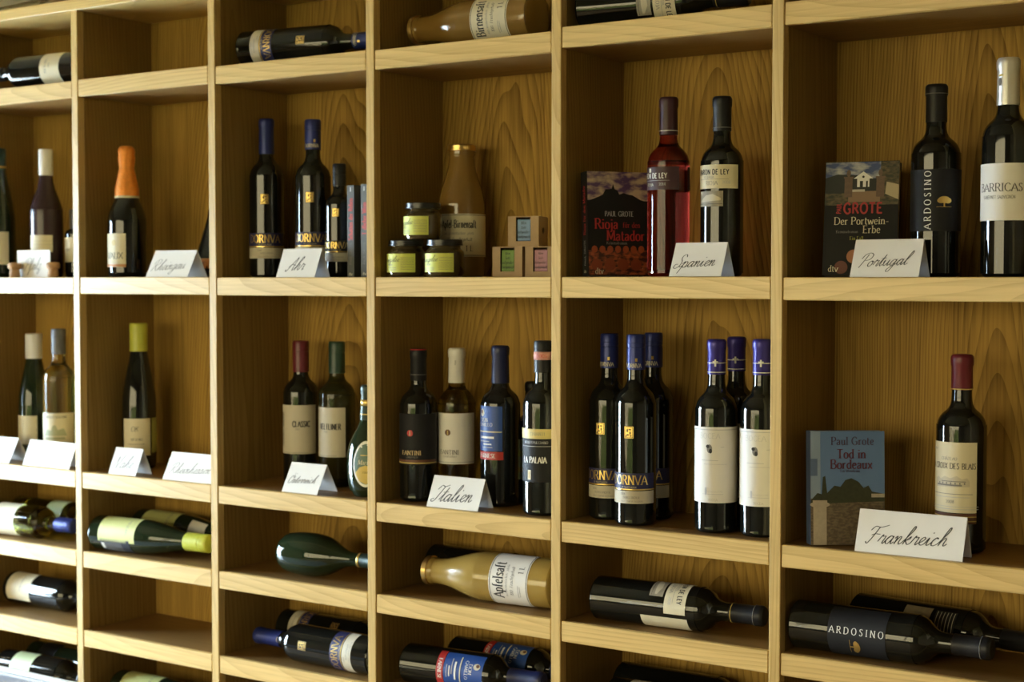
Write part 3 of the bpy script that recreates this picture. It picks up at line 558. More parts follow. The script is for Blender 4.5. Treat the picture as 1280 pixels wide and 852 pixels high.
bottle('green wine bottle with dark green screw cap and beige label', 'bordeaux', h, .0385, G_VELT, M, ('screw', .066, GREENCAP), L_aum('VELTLINER'), 'beige-labelled bottles by the bulbous bottle')
M, h = std(460, 481, .062, 'B', 2, 32)
FLASKINK = [E_(0, 0, .0235, .0405, mat('label_bluegreen', (.10, .17, .15), .4)), PG([(-.022, -.018), (-.012, -.006), (.0, -.002), (.012, -.006), (.022, -.018), (.014, -.033), (0, -.040), (-.014, -.033)], OCHRE), T('Marille', 0, .004, .009, CREAM, 'italic'), B(0, .018, .020, .001, GOLD), T('EDEL', 0, -.016, .004, INK)]
bottle('bulbous dark bottle with oval label, partly behind an upright', 'flask', h, .043, G_GREEN, M, ('foil', .070, mat('cap_dark_foil', (.02, .035, .025), .35, metal=.3), [(.035, .012, GOLD, None), (.012, .002, GOLD, None)]), [dict(z=.068, w=.054, h=.092, m=WHITEINK, oval=True, ink=FLASKINK, name='oval_label')], 'bulbous brandy bottles')
M, h = std(523, 436, .075, 'B', 3, 20)
bottle('black bottle with black label, black capsule and red cap top', 'bordeaux', h, .0375, G_DARK, M, ('foil', .062, BLACKCAP, [(.061, .0026, REDINK, None), (.012, .001, GREYINK, None)]), L_fant(True), 'dot-labelled bottles')
M, h = std(571, 435, .128, 'B', 3, 17)
bottle('pale white wine bottle with white capsule and white label, behind the Italien card', 'bordeaux', h, .0378, G_CLEAR, M, ('foil', .068, WHITECAP, [(.04, .001, None, [T('F', .004, 0, .008, GREYINK)])]), L_fant(False), 'dot-labelled bottles')
M, h = std(625.5, 432, .112, 'B', 3, -12)
bottle('upright black bottle with navy capsule, blue label and red strip', 'bordeaux', h, .0385, G_DARK, M, ('foil', .072, mat('cap_navy', (.012, .018, .08), .4)), L_cam())
M, h = std(666, 470, .186, 'B', 3, 0)
bottle('dark bottle with yellow-green label, almost hidden behind the yellow-banded bottle', 'bordeaux', min(h, .235), .0340, G_DARK, M, ('foil', .06, BLACKCAP), [dict(z=.085, w=.12, h=.078, m=PGREEN, ink=[B(0, .012, .09, .012, LIME), B(0, -.02, .09, .01, OCHRE)])])
M, h = std(679, 426, .058, 'B', 3, 10)
bottle('black bottle with yellow-banded black label beside an upright, pink neck seal', 'bordeaux', h, .0378, G_DARK, M, ('screw', .058, BLACKCAP, [(.031, .015, mat('seal_pink', (.62, .30, .26), .6), [T('DOCG', .004, 0, .006, REDINK)]), (-.008, .001, None, [E_(0, 0, .0058, .0072, MATS['seal_pink']), E_(0, 0, .003, .004, REDINK)])]),
       [dict(z=.112, w=.100, h=.098, m=BLACKLBL, ink=[B(0, .040, .100, .018, mat('label_straw', (.66, .55, .22), .5)), T('CHIANTI', .004, .040, .006, GREYINK), T('MONTEPULCIANO', 0, .024, .0048, PALEINK), T('LA PALAIA', -.003, -.008, .0115, WHITEINK, 'serifb', ws=.66), B(-.012, -.036, .007, .018, CREAM), B(-.012, -.036, .002, .012, OCHRE), B(0, .017, .07, .0008, PALEINK)])])
for px, yt, Y, f, txt in ((762, 417, .086, 4, 'black navy-labelled bottle with blue cap, leftmost of the trio'), (795, 418, .053, 11, 'black navy-labelled bottle with blue cap, foremost of the trio'), (817, 416, .135, 2, 'black navy-labelled bottle with blue cap, rearmost of the trio')):
    M, h = std(px, yt, Y, 'B', 4, f); bottle(txt, 'bordeaux', h, .0368, G_DARK, M, ORNCAP, L_orn(), 'gold-lettered bottles with navy labels')
for px, yt, Y, f, txt in ((896, 424, .062, 18, 'bottle with tall white label and violet cap, left of the pair in front'), (921, 421, .145, 18, 'violet-capped bottle standing behind the two tall white labels'), (953, 424, .066, 17, 'bottle with tall white label and violet cap, cut off by the upright on its right')):
    M, h = std(px, yt, Y, 'B', 4, f); bottle(txt, 'bordeaux', h, .0368, G_DARK, M, BOCCAP, L_bocca(), 'white-labelled bottles with violet caps')
M, h = std(1203, 443, .108, 'B', 5, -6)
bottle('large dark red wine bottle with wine-red capsule and château label, next to Frankreich card', 'bordeaux', h, .0395, G_DARK, M, ('foil', .056, REDCAP, [(.0015, .0016, OCHRE, None)]),
       [dict(z=.122, w=.084, h=.112, m=CREAM, ink=[T('CHÂTEAU', -.003, .030, .0048, GREYINK), T('LA CROIX DES BLAIS', -.002, .0185, .0094, INK, 'serif', ws=.72), PG([(-.03, -.016), (-.03, -.004), (-.024, .001), (-.018, -.003), (-.01, .002), (0, -.001), (.01, .003), (.018, -.002), (.026, .0), (.03, -.006), (.03, -.014)], BEIGE), B(-.004, -.012, .044, .0025, GREYINK), B(.004, -.006, .04, .0012, GREYINK), *[B(-.02+.007*i, -.009, .002, .003, GREYINK) for i in range(7)],
        B(0, -.026, .07, .0008, GREYINK), B(0, -.031, .06, .0008, PALEINK), T('2008', 0, -.038, .005, GREYINK), B(0, -.050, .09, .0008, PALEINK), B(0, -.046, .09, .0006, PALEINK), E_(-.03, .045, .006, .002, BEIGE)]),
        dict(z=.057, w=.084, h=.016, m=BROWN, ink=[B(0, .003, .084, .0016, OCHRE), B(0, -.004, .084, .0016, OCHRE)], name='foot_label')])

# --- lying bottles --------------------------------------------------------------------------------
zA = lambda c: shz('A', c)
bottle('dark bottle lying on the upper shelf at the left edge, white label', 'bordeaux', .31, .0375, G_DARK, lie(-.035, .060, zA(0), .0375, -1, 6, 10), ('foil', .06, BLACKCAP), [dict(z=.075, w=.100, h=.060, m=CREAM, ink=[T('RIESLING', 0, .012, .007, GREYINK), T('2012', 0, 0, .005, GREYINK)])], GRP)
bottle('navy-labelled black bottle lying on the upper shelf, neck right', 'bordeaux', .338, .0375, G_DARK, lie(.468, .060, zA(2), .0375, 1, 8, 8), ORNCAP, L_orn(), GRP)
bottle('juice bottle lying on the upper shelf, gold lid to the left', 'juice', .290, .0465, G_JUICE, lie(1.188, .095, zA(3), .0465, -1, 0, 0), ('lid', .012, GOLDCAP), L_juice('Birnensaft', .0205, 1), GRP, 'juice_bottle')
bottle('black bottle lying on the upper shelf, cream label, neck to the right', 'bordeaux', .315, .0380, G_DARK, lie(1.305, .062, zA(4), .0380, 1, 8, -10), ('foil', .062, BLACKCAP, [(.006, .0012, OCHRE, None)]), L_baron(True), GRP)
zC = lambda c: shz('C', c); zD = lambda c: shz('D', c); zF = lambda c: shz('F', c)
bottle('yellow-green wine bottle lying far left, neck right with dark blue cap', 'bordeaux', .315, .0380, G_OLIVE, lie(-.405, .052, zC(0), .0380, 1, 2, 10), ('screw', .055, BLUECAP), [dict(z=.105, w=.125, h=.080, m=CREAM, ink=[T('MÜLLER', 0, .01, .007, GREYINK)])], GRP)
bottle('amber-green bottle lying behind the yellow-green one at far left', 'bordeaux', .315, .0380, G_OLIVE, lie(-.40, .148, zC(0), .0380, 1, 0, 30), ('screw', .055, BLACKCAP), [dict(z=.17, w=.09, h=.06, m=PGREEN)], GRP)
LR = lambda: [dict(z=.092, w=.072, h=.110, a=-14, m=mat('label_yellow_green', (.60, .62, .24), .5), ink=[T('RIESLING', 0, .03, .007, GREYINK)]), dict(z=.086, w=.055, h=.090, a=72, m=mat('label_night', (.02, .025, .04), .5), ink=[*[B(0, -.03+.006*i, .04, .0012, PALEINK) for i in range(9)], B(-.01, -.036, .016, .008, WHITEINK)], name='back_label')]
bottle('slender bottle lying with yellow-green label, lime cap pointing right', 'flute', .336, .0385, G_GREEN, lie(.016, .0415, zC(1), .0385, 1, 4, 22), ('screw', .064, LIMECAP), LR(), GRP)
bottle('slender bottle lying behind the lime-capped one, green label', 'flute', .336, .0385, G_GREEN, lie(.022, .166, zC(1), .0385, 1, -1, 34), ('screw', .064, WHITECAP), LR()+[dict(z=.215, w=.05, h=.045, a=20, m=CREAM, name='neck_label')], GRP)
bottle('bulbous unlabelled dark green bottle lying alone, neck right', 'flask', .250, .0450, G_GREEN, lie(.572, .062, zC(2), .0450, 1, 2, 200), ('foil', .050, mat('cap_dark_foil', (.02, .035, .025), .35), [(.004, .006, GOLD, None)]), [dict(z=.068, w=.054, h=.092, m=WHITEINK, oval=True, ink=FLASKINK, name='oval_label')], 'bulbous brandy bottles')
bottle('bottle of golden apple juice lying, gold lid to the left, white label', 'juice', .290, .0465, mat('glass_apple_juice', (.33, .22, .055), .16, coat=.35, var=.1, vscale=9), lie(1.245, .078, zC(3), .0465, -1, 4, 8), ('lid', .012, GOLDCAP), L_juice('Apfelsaft', .0225, 0), GRP, 'juice_bottle')
bottle('plain black bottle lying behind the apple juice', 'bordeaux', .31, .0375, G_DARK, lie(.882, .172, zC(3), .0375, 1, 0, 120), ('foil', .06, BLACKCAP), [], GRP)
bottle('black bottle lying alone, cream label turned up, black neck right', 'bordeaux', .325, .0390, G_DARK, lie(1.345, .055, zC(4), .0390, 1, 3, 62), ('foil', .062, BLACKCAP, [(.004, .0012, OCHRE, None), (.046, .0008, GREYINK, None)]), L_baron(True)+[dict(z=.150, w=.04, h=.090, a=112, m=CREAM, name='back_label')], GRP)
bottle('black bottle lying at front right, white lettering along black label', 'bordeaux', .330, .0398, G_DARK, lie(1.735, .052, zC(5), .0398, 1, 0, -18), ('foil', .060, BLACKCAP, [(.045, .0008, GREYINK, None)]), L_ardo(), GRP)
bottle('black bottle lying behind the white-lettered one, with small print label', 'bordeaux', .325, .0390, G_DARK, lie(1.795, .172, zC(5), .0390, 1, -8, 20), ('foil', .06, BLACKCAP), [dict(z=.128, w=.060, h=.048, m=mat('label_taupe', (.25, .20, .12), .6, var=.4, vscale=80), name='label'), dict(z=.178, w=.055, h=.038, m=BLACKLBL, name='small_print_label', ink=[B(.0, -.015+.006*i, .05, .001, BEIGE) for i in range(6)])], GRP)
bottle('dark bottle with cream label lying alone at lower far left', 'bordeaux', .315, .0385, G_DARK, lie(-.375, .110, zD(0), .0385, 1, 0, 30), ('foil', .06, BLACKCAP), [dict(z=.062, w=.085, h=.085, m=CREAM, ink=[T('Pinot Noir', 0, .01, .008, GREYINK, 'italic'), B(0, -.01, .05, .001, BEIGE)])], GRP)
bottle('navy-labelled black bottle lying with blue capsule pointing left', 'bordeaux', .338, .0390, G_DARK, lie(.832, .056, zD(2), .0390, -1, -1, 8), ('foil', .075, BLUECAP, [(-.006, .001, None, [E_(0, 0, .006, .010, BEIGE), E_(0, .001, .003, .006, INK)])]), L_orn(1.05), GRP)
bottle('black bottle with beige band lying behind the one with blue capsule', 'bordeaux', .338, .0375, G_DARK, lie(.478, .166, zD(2), .0375, 1, 0, 40), ORNCAP, L_orn(), GRP)
bottle('blue-labelled black bottle lying at bottom, red strip towards its base', 'bordeaux', .307, .0385, G_DARK, lie(.905, .056, zD(3), .0385, 1, 5, 14), ('foil', .072, MATS['cap_navy']), L_cam(), GRP)
bottle('blue-labelled black bottle lying behind its twin, mostly in shadow', 'bordeaux', .307, .0385, G_DARK, lie(.945, .160, zD(3), .0385, 1, 1, 40), ('foil', .072, MATS['cap_navy']), L_cam(), GRP)
bottle('dark bottle with grey-white label at the bottom edge, second column from right', 'bordeaux', .32, .0385, G_DARK, lie(1.375, .055, zD(4), .0385, 1, 2, 60), ('foil', .06, BLACKCAP), [dict(z=.105, w=.10, h=.12, m=BEIGE)], GRP)
bottle('dark bottle lying behind, just showing at the bottom edge', 'bordeaux', .32, .0385, G_DARK, lie(1.33, .165, zD(4), .0385, 1, 0, 60), ('foil', .06, BLACKCAP), [], GRP)
bottle('dark bottle with pale band lying in the lowest left compartment', 'bordeaux', .32, .0385, G_DARK, lie(-.345, .060, zF(0), .0385, 1, 3, 50), ('foil', .06, BLACKCAP), [dict(z=.09, w=.06, h=.07, m=PGREEN)], GRP)
bottle('dark bottle lying at the back of the lowest left compartment', 'bordeaux', .32, .0385, G_GREEN, lie(-.36, .160, zF(0), .0385, 1, 0, 50), ('foil', .06, BLACKCAP), [dict(z=.08, w=.09, h=.06, m=BLACKLBL)], GRP)
bottle('green-labelled bottle just showing at bottom edge, second column from left', 'flute', .336, .0385, G_GREEN, lie(.040, .080, zF(1), .0385, 1, 1, 50), ('screw', .064, LIMECAP), LR(), GRP)

# ------------------------------------------------------------------ folded place cards
def flatmap(o, ux, vy, n):
    o, ux, vy, n = Vector(o), Vector(ux), Vector(vy), Vector(n)
    return lambda u, v, lift: o+ux*u+vy*v+n*lift
def card(label, word, xl, xr, row, col, Y, yaw=0, hgt=.058, spread=.030, size=.026, style='script', mk_=INK):
    """tent card: front lower edge from xl to xr at depth Y"""
    xr = min(xr, col*PW-TP/2-.0015) if word else xr; w = xr-xl; z = shz(row, col)+.0005
    t = thing('place_card', label, 'place card', Matrix.Translation(((xl+xr)/2, Y, z)) @ Matrix.Rotation(R_(yaw), 4, 'Z'), 'folded name cards')
    s = spread; th = .0006
    def panel(name, y0, y1):
        nrm = Vector((0, -hgt if y0 < y1 else hgt, abs(y1-y0))).normalized()*th
        V = [(-w/2, y0, 0), (w/2, y0, 0), (w/2, y1, hgt), (-w/2, y1, hgt)]; V += [(a, b-nrm.y, c-nrm.z*.5) for a, b, c in V]
        return mk(name, V, [(0,1,2,3), (7,6,5,4), (0,4,5,1), (1,5,6,2), (2,6,7,3), (3,7,4,0)], CARD, t)
    f = panel('front_panel', 0, s); panel('rear_panel', 2*s, s)
    vy = Vector((0, s, hgt)).normalized(); n = Vector((0, -hgt, s)).normalized(); sl = math.hypot(s, hgt)
    if word:
        uu = [q[0] for q in text2d(word, 1.0, style)[0]]; size = min(size, .80*w/(max(uu)-min(uu)))
        ink([T(word, -.002, 0, size, mk_, style, 3)], flatmap(vy*(sl*.45), (1, 0, 0), vy, n), f)
    return t
def cx(px, Y): return at(px, 346, Y).x
card('white tent card reading Rheingau beside the orange-foiled bottle', 'Rheingau', cx(182, .012), cx(234, .012), 'E', 1, .012, size=.027, mk_=GREYINK)
card('white tent card reading Ahr below the gold-lettered bottles', 'Ahr', cx(345, .012), cx(393, .012), 'E', 2, .012, size=.026, spread=.024)
card('white tent card reading Spanien in front of the cream-labelled bottle', 'Spanien', cx(836, .010), cx(901, .010), 'E', 4, .010, size=.030, spread=.026)
card('white tent card reading Portugal in front of the white-house book', 'Portugal', cx(1062, .008), cx(1148, .008), 'E', 5, .008, hgt=.060, size=.031, spread=.026)
def cardB(label, word, pl, pr, ybot, col, yaw, **k):
    d = lambda px: at(px, ybot, .01).x
    return card(label, word, d(pl), d(pr), 'B', col, .010, yaw, **k)
cardB('sunlit blank-looking card cut by the left edge of the picture', '', -24, 11, 583, 0, 0)
cardB('sunlit white card with faint writing next to the leftmost upright', 'Sachsen', 28, 86, 583, 0, 0, spread=.024, size=.020, mk_=PALEINK)
cardB('half-shaded tent card reading Nahe in front of the lime-capped bottle', 'Nahe', 135, 169, 594, 1, 0, spread=.025, size=.026, mk_=GREYINK)
cardB('bright white card reading Rheinhessen against an upright', 'Rheinhessen', 203, 268, 603, 1, 0, size=.022, mk_=GREYINK)
cardB('tent card reading Österreich in front of the beige labels', 'Österreich', 352, 396, 617, 2, 0, size=.022, spread=.032)
cardB('tent card reading Italien in front of the pale white wine', 'Italien', 533, 597, 636, 3, 0, size=.031, spread=.026)
cardB('large tent card reading Frankreich in front of the blue book', 'Frankreich', 1068, 1203, 690, 5, 0, hgt=.066, size=.034, spread=.023)
# flat card held up by two champagne corks
z = shz('E', 0)+.0005
def cork(px, label):
    t = tag(MB().lathe([(.0125, 0), (.0128, .002), (.0118, .012), (.0112, .018), (.0150, .021), (.0160, .025), (.0155, .031), (.0125, .034), (.006, .0348)], 24).build('champagne_cork', CORK), label, 'cork', 'corks holding a card')
    t.location = (cx(px, .030), .030, z); smooth_by_angle(t, 50); return t
cork(18.5, 'champagne cork at the left end of the upright Pfalz card'); cork(66.5, 'champagne cork at the right end of the upright Pfalz card')
xl, xr = cx(22, .047), cx(63, .047)
t = thing('place_card', 'flat white card reading Pfalz propped between two corks', 'place card', Matrix.Translation(((xl+xr)/2, .047, z)), 'folded name cards')
f = MB().box(-(xr-xl)/2, (xr-xl)/2, -.0006, .0006, 0, .064).build('card_sheet', CARD, t)
ink([T('Pfalz', 0, 0, .025, GREYINK, 'script', 3)], flatmap((0, -.0006, .030), (1, 0, 0), (0, 0, 1), (0, -1, 0)), f)

# ------------------------------------------------------------------ books
PAGES = mat('book_pages', (.62, .56, .44), .8, var=.08, vscale=200)
def book(label, w, h, d, x, y, z, yaw, tilt, cover, front, spine=(), group='paperbacks by one author', spine_m=None):
    """front cover faces local -y, spine at local -x"""
    M = Matrix.Translation((x, y, z+d*math.sin(R_(tilt)))) @ Matrix.Rotation(R_(yaw), 4, 'Z') @ Matrix.Rotation(R_(-tilt), 4, 'X')
    t = thing('book', label, 'book', M, group); c = .0008
    fc = MB().box(-w/2, w/2, 0, c, 0, h).build('front_cover', cover, t); MB().box(-w/2, w/2, d-c, d, 0, h).build('rear_cover', cover, t)
    sp = MB().box(-w/2-c, -w/2, 0, d, 0, h).build('spine', spine_m or cover, t); MB().box(-w/2, w/2-.0012, c, d-c, .0008, h-.0008).build('pages', PAGES, t)
    ink(front, flatmap((0, 0, h/2), (1, 0, 0), (0, 0, 1), (0, -1, 0)), fc)
    if spine: ink(spine, flatmap((-w/2-c, d/2, h/2), (0, -1, 0), (0, 0, 1), (-1, 0, 0)), sp)
    return t
CV = mat('cover_black', (.014, .013, .013), .6, spec=.25); RED2 = mat('cover_red', (.42, .025, .025), .45)
def clouds(name, c1, c2, sc, lo=.42, hi=.62):
    m = mat(name, c1, .45); nt = m.node_tree; b = nt.nodes['Principled BSDF']
    tc = nt.nodes.new('ShaderNodeTexCoord'); mp = nt.nodes.new('ShaderNodeMapping'); mp.inputs['Scale'].default_value = (1, 1, 2.2)
    nz = nt.nodes.new('ShaderNodeTexNoise'); nz.inputs['Scale'].default_value = sc; nz.inputs['Detail'].default_value = 4
    rp = nt.nodes.new('ShaderNodeValToRGB'); rp.color_ramp.elements[0].position = lo; rp.color_ramp.elements[1].position = hi
    rp.color_ramp.elements[0].color = (*c1, 1); rp.color_ramp.elements[1].color = (*c2, 1)
    nt.links.new(tc.outputs['Object'], mp.inputs[0]); nt.links.new(mp.outputs[0], nz.inputs['Vector']); nt.links.new(nz.outputs['Fac'], rp.inputs[0]); nt.links.new(rp.outputs[0], b.inputs['Base Color'])
    return m
# evening-sky book
SK1 = clouds('print_evening_sky', (.10, .05, .15), (.55, .42, .30), 38); BAR = clouds('print_barrels', (.05, .012, .008), (.42, .10, .03), 70)
w_, h_ = .120, .188
f1 = [B(0, .068, w_, .052, SK1, 'printed_picture'), PG([(-.06, .040), (-.045, .046), (-.030, .052), (-.024, .062), (-.012, .063), (-.009, .072), (-.006, .063), (.0, .060), (.003, .053), (.012, .056), (.018, .054), (.03, .052), (.045, .044), (.06, .040), (.06, .030), (-.06, .030)], CV),
      B(0, -.070, w_, .044, BAR, 'printed_picture'), *[E_(-.048+.0155*i, -.046, .0060, .0065, mat('print_ember', (.34, .07, .02), .5)) for i in range(7)], *[E_(-.044+.026*i, -.074, .011, .011, mat('print_barrel_head', (.24, .045, .015), .5)) for i in range(4)],
      T('PAUL GROTE', .002, .018, .0090, PALEINK, 'serif', ws=.85), T('Rioja', -.024, .000, .0185, RED2, 'serifb'), T('für den', .026, -.002, .0095, RED2, 'serif'), T('Matador', .014, -.021, .0185, RED2, 'serifb'), T('Kriminalroman', -.004, -.0345, .0055, GREYINK, 'serif'), T('dtv', -.040, -.085, .0105, CREAM, 'serif')]
s1 = [T('Rioja für den Matador', 0, .025, .0095, RED2, 'serif', 90, ws=.8), T('PAUL GROTE', 0, -.052, .0062, PALEINK, 'sans', 90), T('dtv', 0, -.085, .006, CREAM, 'serif')]
p = at(782, 346, .085)
book('black paperback with evening sky castle cover and red title', w_, h_, .026, X_(780, 346, .095), .078, shz('E', 4)+.0004, 56, 3, CV, f1, s1)
# white-house book
SK2 = clouds('print_blue_sky', (.05, .08, .22), (.50, .50, .52), 34); HILL = mat('print_hill', (.012, .016, .012), .5); TREE = clouds('print_tree', (.03, .03, .012), (.12, .09, .04), 90)
STONEP = mat('print_gate_stone', (.14, .085, .055), .5, var=.3, vscale=200); PATH = mat('print_path', (.24, .15, .09), .5)
f2 = [B(0, .075, w_, .038, SK2, 'printed_picture'), PG([(-.06, .068), (-.04, .074), (-.01, .072), (.02, .066), (.06, .07), (.06, .03), (-.06, .03)], HILL), PG([(.030, .094), (.06, .094), (.06, .034), (.030, .04)], TREE), B(0, .032, w_, .02, TREE, 'printed_picture'), B(.004, .036, .052, .018, PATH, 'printed_picture'),
      PG([(.038, .040), (.06, .030), (.06, .055), (.040, .060)], mat('print_cream_wall', (.48, .40, .26), .5)), PG([(-.008, .052), (-.008, .066), (-.014, .066), (.002, .078), (.018, .066), (.012, .066), (.012, .052)], WHITEINK), B(-.001, .057, .005, .010, HILL), B(.008, .057, .003, .010, HILL), B(-.010, .046, .03, .004, mat('print_fence', (.5, .46, .4), .5)), E_(.002, .069, .002, .002, HILL),
      B(-.022, .051, .013, .032, STONEP, 'printed_picture'), B(-.022, .068, .016, .003, STONEP), E_(-.022, .075, .0035, .006, STONEP), B(.030, .051, .013, .032, STONEP, 'printed_picture'), B(.030, .068, .016, .003, STONEP), E_(.030, .075, .0035, .006, STONEP),
      T('PAUL', -.0365, .0165, .0075, RED2, 'sansb', 90, ws=.7), T('GROTE', .003, .0165, .0175, RED2, 'sansb', ws=.86), T('Der Portwein-', .001, -.0045, .0125, CREAM, 'serif'), T('Erbe', .018, -.019, .0125, CREAM, 'serif'), T('Kriminalroman', -.022, -.0225, .0048, GREYINK), T('Ein Fall', -.006, -.0335, .0058, mat('print_yellow_green', (.40, .40, .06), .5)),
      E_(-.010, -.064, .0115, .0115, mat('print_apricot', (.42, .17, .07), .5)), E_(-.030, -.082, .011, .011, mat('print_dark_peach', (.13, .03, .015), .5)), E_(.012, -.072, .010, .010, MATS['print_dark_peach']), T('dtv', -.043, -.084, .0105, CREAM)]
book('black paperback with white house between gate pillars and red author name', w_, .190, .022, X_(1081, 346, .105), .080, shz('E', 5)+.0004, 12, 8, CV, f2)
# blue book
BLU = mat('cover_sky_blue', (.12, .21, .42), .5, var=.06, vscale=8); FIELD = clouds('print_field', (.09, .065, .04), (.17, .13, .08), 120); PIL = mat('print_pillar', (.42, .36, .28), .5, var=.2, vscale=150)
TREES = mat('print_treeline', (.035, .04, .018), .5, var=.5, vscale=150)
w3, h3 = .122, .186
f3 = [B(-.053, 0, .016, h3, mat('cover_pale_blue', (.24, .32, .45), .5), 'printed_band'), B(.0, -.055, w3, .076, FIELD, 'printed_picture'), PG([(-.061, -.020), (-.050, -.008), (-.043, -.010), (-.041, .018), (-.037, .020), (-.034, -.008), (-.022, .004), (-.012, .002), (-.004, .013), (.006, .016), (.018, .010), (.026, .0), (.034, .004), (.040, -.006), (.061, -.010), (.061, -.022), (-.061, -.026)], TREES),
      B(.05, -.0125, .022, .006, PIL), B(-.046, -.060, .022, .066, PIL, 'printed_picture'), E_(-.046, -.027, .0165, .005, PIL), B(-.046, -.0225, .024, .005, PIL), B(-.0555, .034, .011, .028, mat('print_slate', (.10, .15, .27), .5)),
      T('Paul Grote', .008, .077, .0130, mat('ink_plum', (.06, .03, .06), .5), 'serif'), T('Tod in', .006, .056, .0150, mat('ink_burgundy', (.10, .025, .05), .5), 'serifb'), T('Bordeaux', .006, .039, .0150, MATS['ink_burgundy'], 'serifb'), T('Ein Weinkrimi', .004, .028, .0045, MATS['ink_plum'])]
book('sky-blue paperback with pale pillar and dark tree line on its cover', w3, h3, .030, X_(1069, 640, .080), .050, shz('B', 5)+.0004, 36, 3, BLU, f3, (), spine_m=mat('spine_slate', (.06, .09, .17), .5))
# two slim grey books seen by their spines
SPG = mat('spine_grey', (.075, .078, .075), .55)
for px, txt, lab in ((436.5, 'Schatten der Reben', 'slim grey book, red spine lettering, left of the two upright ones'), (453.5, 'Tödlicher Wein', 'slim grey book, red spine lettering, tight against an upright')):
    d = .0175
    # spine turned towards the viewer: local -x of the book points to the viewer
    t = book(lab, .110, .185 if px < 440 else .186, d, 0, 0, 0, 0, 0, SPG, [], [T(txt, 0, .024, .0105, mat('ink_bright_red', (.62, .05, .045), .5), 'serifb', 90, ws=.8), T('PAUL GROTE', 0, -.045, .006, GREYINK, 'sans', 90), B(0, .084, .003, .009, PALEINK), T('dtv', 0, -.086, .006, CREAM)], 'slim grey books')
    t.matrix_world = Matrix.Translation((cx(px, .06)+.005, .115, shz('E', 2)+.0004)) @ Matrix.Rotation(R_(90), 4, 'Z') @ Matrix.Translation((0, -d/2, 0))

# ------------------------------------------------------------------ jars and boxes
JAR = mat('glass_preserve', (.05, .035, .012), .06, coat=.6); LIDB = mat('lid_black', (.015, .015, .014), .3)
def jar(label, px, Y, zz, face=0):
    t = thing('preserve_jar', label, 'jar', stand(cx(px, Y), Y, zz, face), 'jars with lime labels')
    P = [(.030, 0), (.035, .002), (.0375, .008), (.0375, .046), (.036, .050), (.032, .053), (.0305, .056), (.0305, .068)]
    smooth_by_angle(MB().lathe(P, 36).build('glass', JAR, t), 45)
    smooth_by_angle(MB().lathe([(.0335, .0600), (.0352, .0605), (.0352, .0625), (.0342, .063), (.0342, .0700), (.033, .0712), (.030, .0712), (.029, .0705)], 36).build('lid', LIDB, t), 40)
    lb = label_strip(P, .027, .088, .036, LIME, t)
    ink([T('Weingelee', -.010, .007, .0105, INK, 'script', 2), T('Traube', -.012, -.003, .005, GREYINK, 'sans'), *[B(-.012, -.009-.0028*i, .036, .0007, GREYINK) for i in range(3)], *[B(.028, .010-.0032*i, .026, .0006, GREYINK) for i in range(8)]], cylmap(P, .027), lb)
    return t
zE = shz('E', 3)+.0004
jar('dark jar with lime label, lower left of the three stacked jars', 508, .045, zE, -2)
jar('dark jar with lime label, lower right of the three, beside the juice bottle', 556, .045, zE, -4)
jar('dark jar with lime label, stacked on top of the other two', 529, .047, zE+.0716, -14)
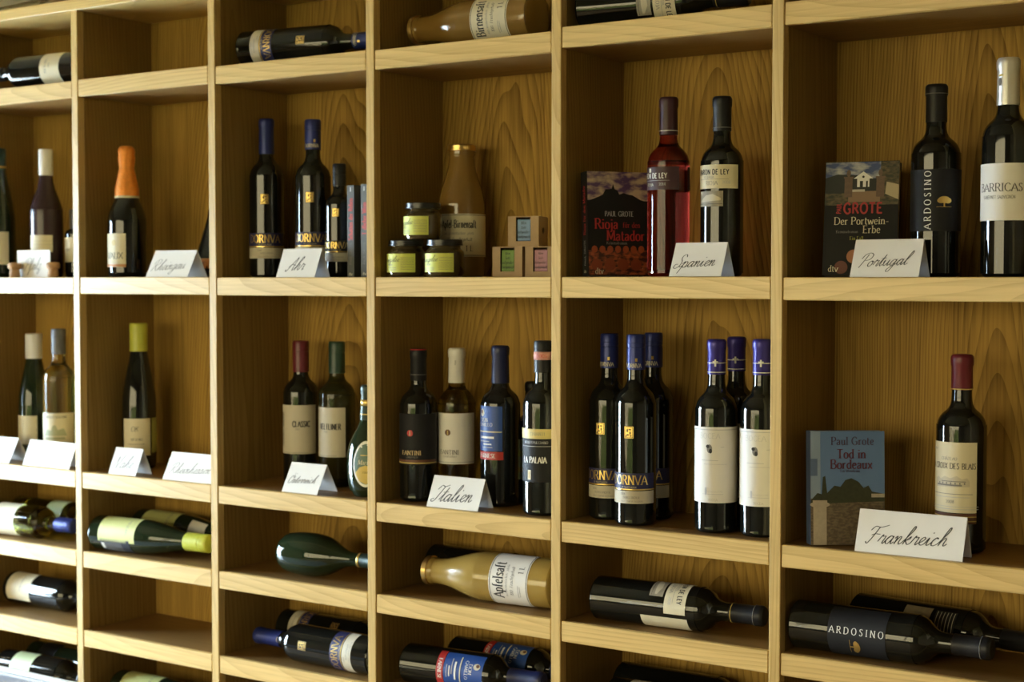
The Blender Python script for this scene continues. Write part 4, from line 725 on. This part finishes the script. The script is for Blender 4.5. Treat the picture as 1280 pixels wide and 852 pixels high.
def gift_box(label, x, y, z, yaw, bar, words):
    W, H, D = .060, .0565, .060; hw, ht, hb = .0285/2, .0545, .010
    t = thing('gift_box', label, 'box', Matrix.Translation((x, y, z)) @ Matrix.Rotation(R_(yaw), 4, 'Z'), 'small kraft boxes')
    m = MB(); th = .001
    # front with a rounded opening, sides, top, bottom, back
    m.box(-W/2, -hw, 0, th, 0, H).box(hw, W/2, 0, th, 0, H).box(-hw, hw, 0, th, 0, hb).box(-hw, hw, 0, th, ht, H)
    m.box(-W/2, -W/2+th, th, D, 0, H).box(-W/2+th, W/2-th, D-th, D, 0, H).box(-W/2+th, W/2-th, th, D-th, H-th, H).box(-W/2+th, W/2-th, th, D-th, 0, th)
    # right side with a finger hole
    n = 16; c = (.030, .030); rr = .006; V = []; Fc = []
    ring = [(c[0]+rr*math.cos(2*math.pi*i/n), c[1]+rr*math.sin(2*math.pi*i/n)) for i in range(n)]
    def sq(a):
        ca, sa = math.cos(a), math.sin(a); k = min((D/2)/max(1e-6, abs(ca)), (H/2)/max(1e-6, abs(sa))); return (min(max(c[0]+ca*k, th), D-th), min(max(H/2+sa*k, 0), H))
    outer = [sq(2*math.pi*i/n+math.pi/4*0) for i in range(n)]
    V = [(W/2, a, b) for a, b in ring]+[(W/2, a, b) for a, b in outer]; Fc = [(i, (i+1) % n, n+(i+1) % n, n+i) for i in range(n)]
    m.add(V, [tuple(reversed(f)) for f in Fc]); m.build('carton', KRAFT, t)
    b = MB().cbox(-hw+.0012, hw-.0004, .003, .050, th+.009, .0505, .0015).build('soap_bar', bar, t)
    ink([T(wd, 0, .014-.0085*i, .0052, INK, 'italic', ws=.8) for i, wd in enumerate(words)], flatmap((0, .003, .030), (1, 0, 0), (0, 0, 1), (0, -1, 0)), b)
    return t
BB = mat('soap_blue', (.22, .36, .62), .6); BG = mat('soap_green', (.15, .26, .05), .6); BP = mat('soap_pink', (.48, .24, .32), .6)
wd = ['Wein', 'Seife', 'kaltgerührt', 'handgemacht']
xg = cx(633, .052)
gift_box('small kraft box with green insert, lower left of the boxes', xg, .055, zE, 13, BG, wd)
gift_box('small kraft box with pink insert, partly behind an upright', xg+.0645, .0695, zE, 13, BP, wd)
gift_box('small kraft box with blue insert, stacked on the other boxes', xg+.030, .064, zE+.0568, 16, BB, wd)

# ------------------------------------------------------------------ low glossy bench in front of the rack
p = at(0, 831, -.20)
t = thing('display_bench', 'glossy pale bench edge in the bottom left corner before the rack', 'bench', Matrix.Translation((-.5, -.45, 0)))
MB().cbox(-1.0, 1.3, -.25, .25, p.z-.028, p.z-.008, .002).build('bench_top', mat('bench_grey', (.46, .48, .54), .12), t)
MB().cbox(-1.0, 1.3, .236, .2501, p.z-.008, p.z, .002).build('edge_trim', mat('bench_white', (.85, .85, .80), .35), t)
for sx in (-.94, 1.24):
    for sy in (-.2, .2): MB().box(sx-.02, sx+.02, sy-.02, sy+.02, 0, p.z-.028).build('leg', MATS['bench_white'], t)
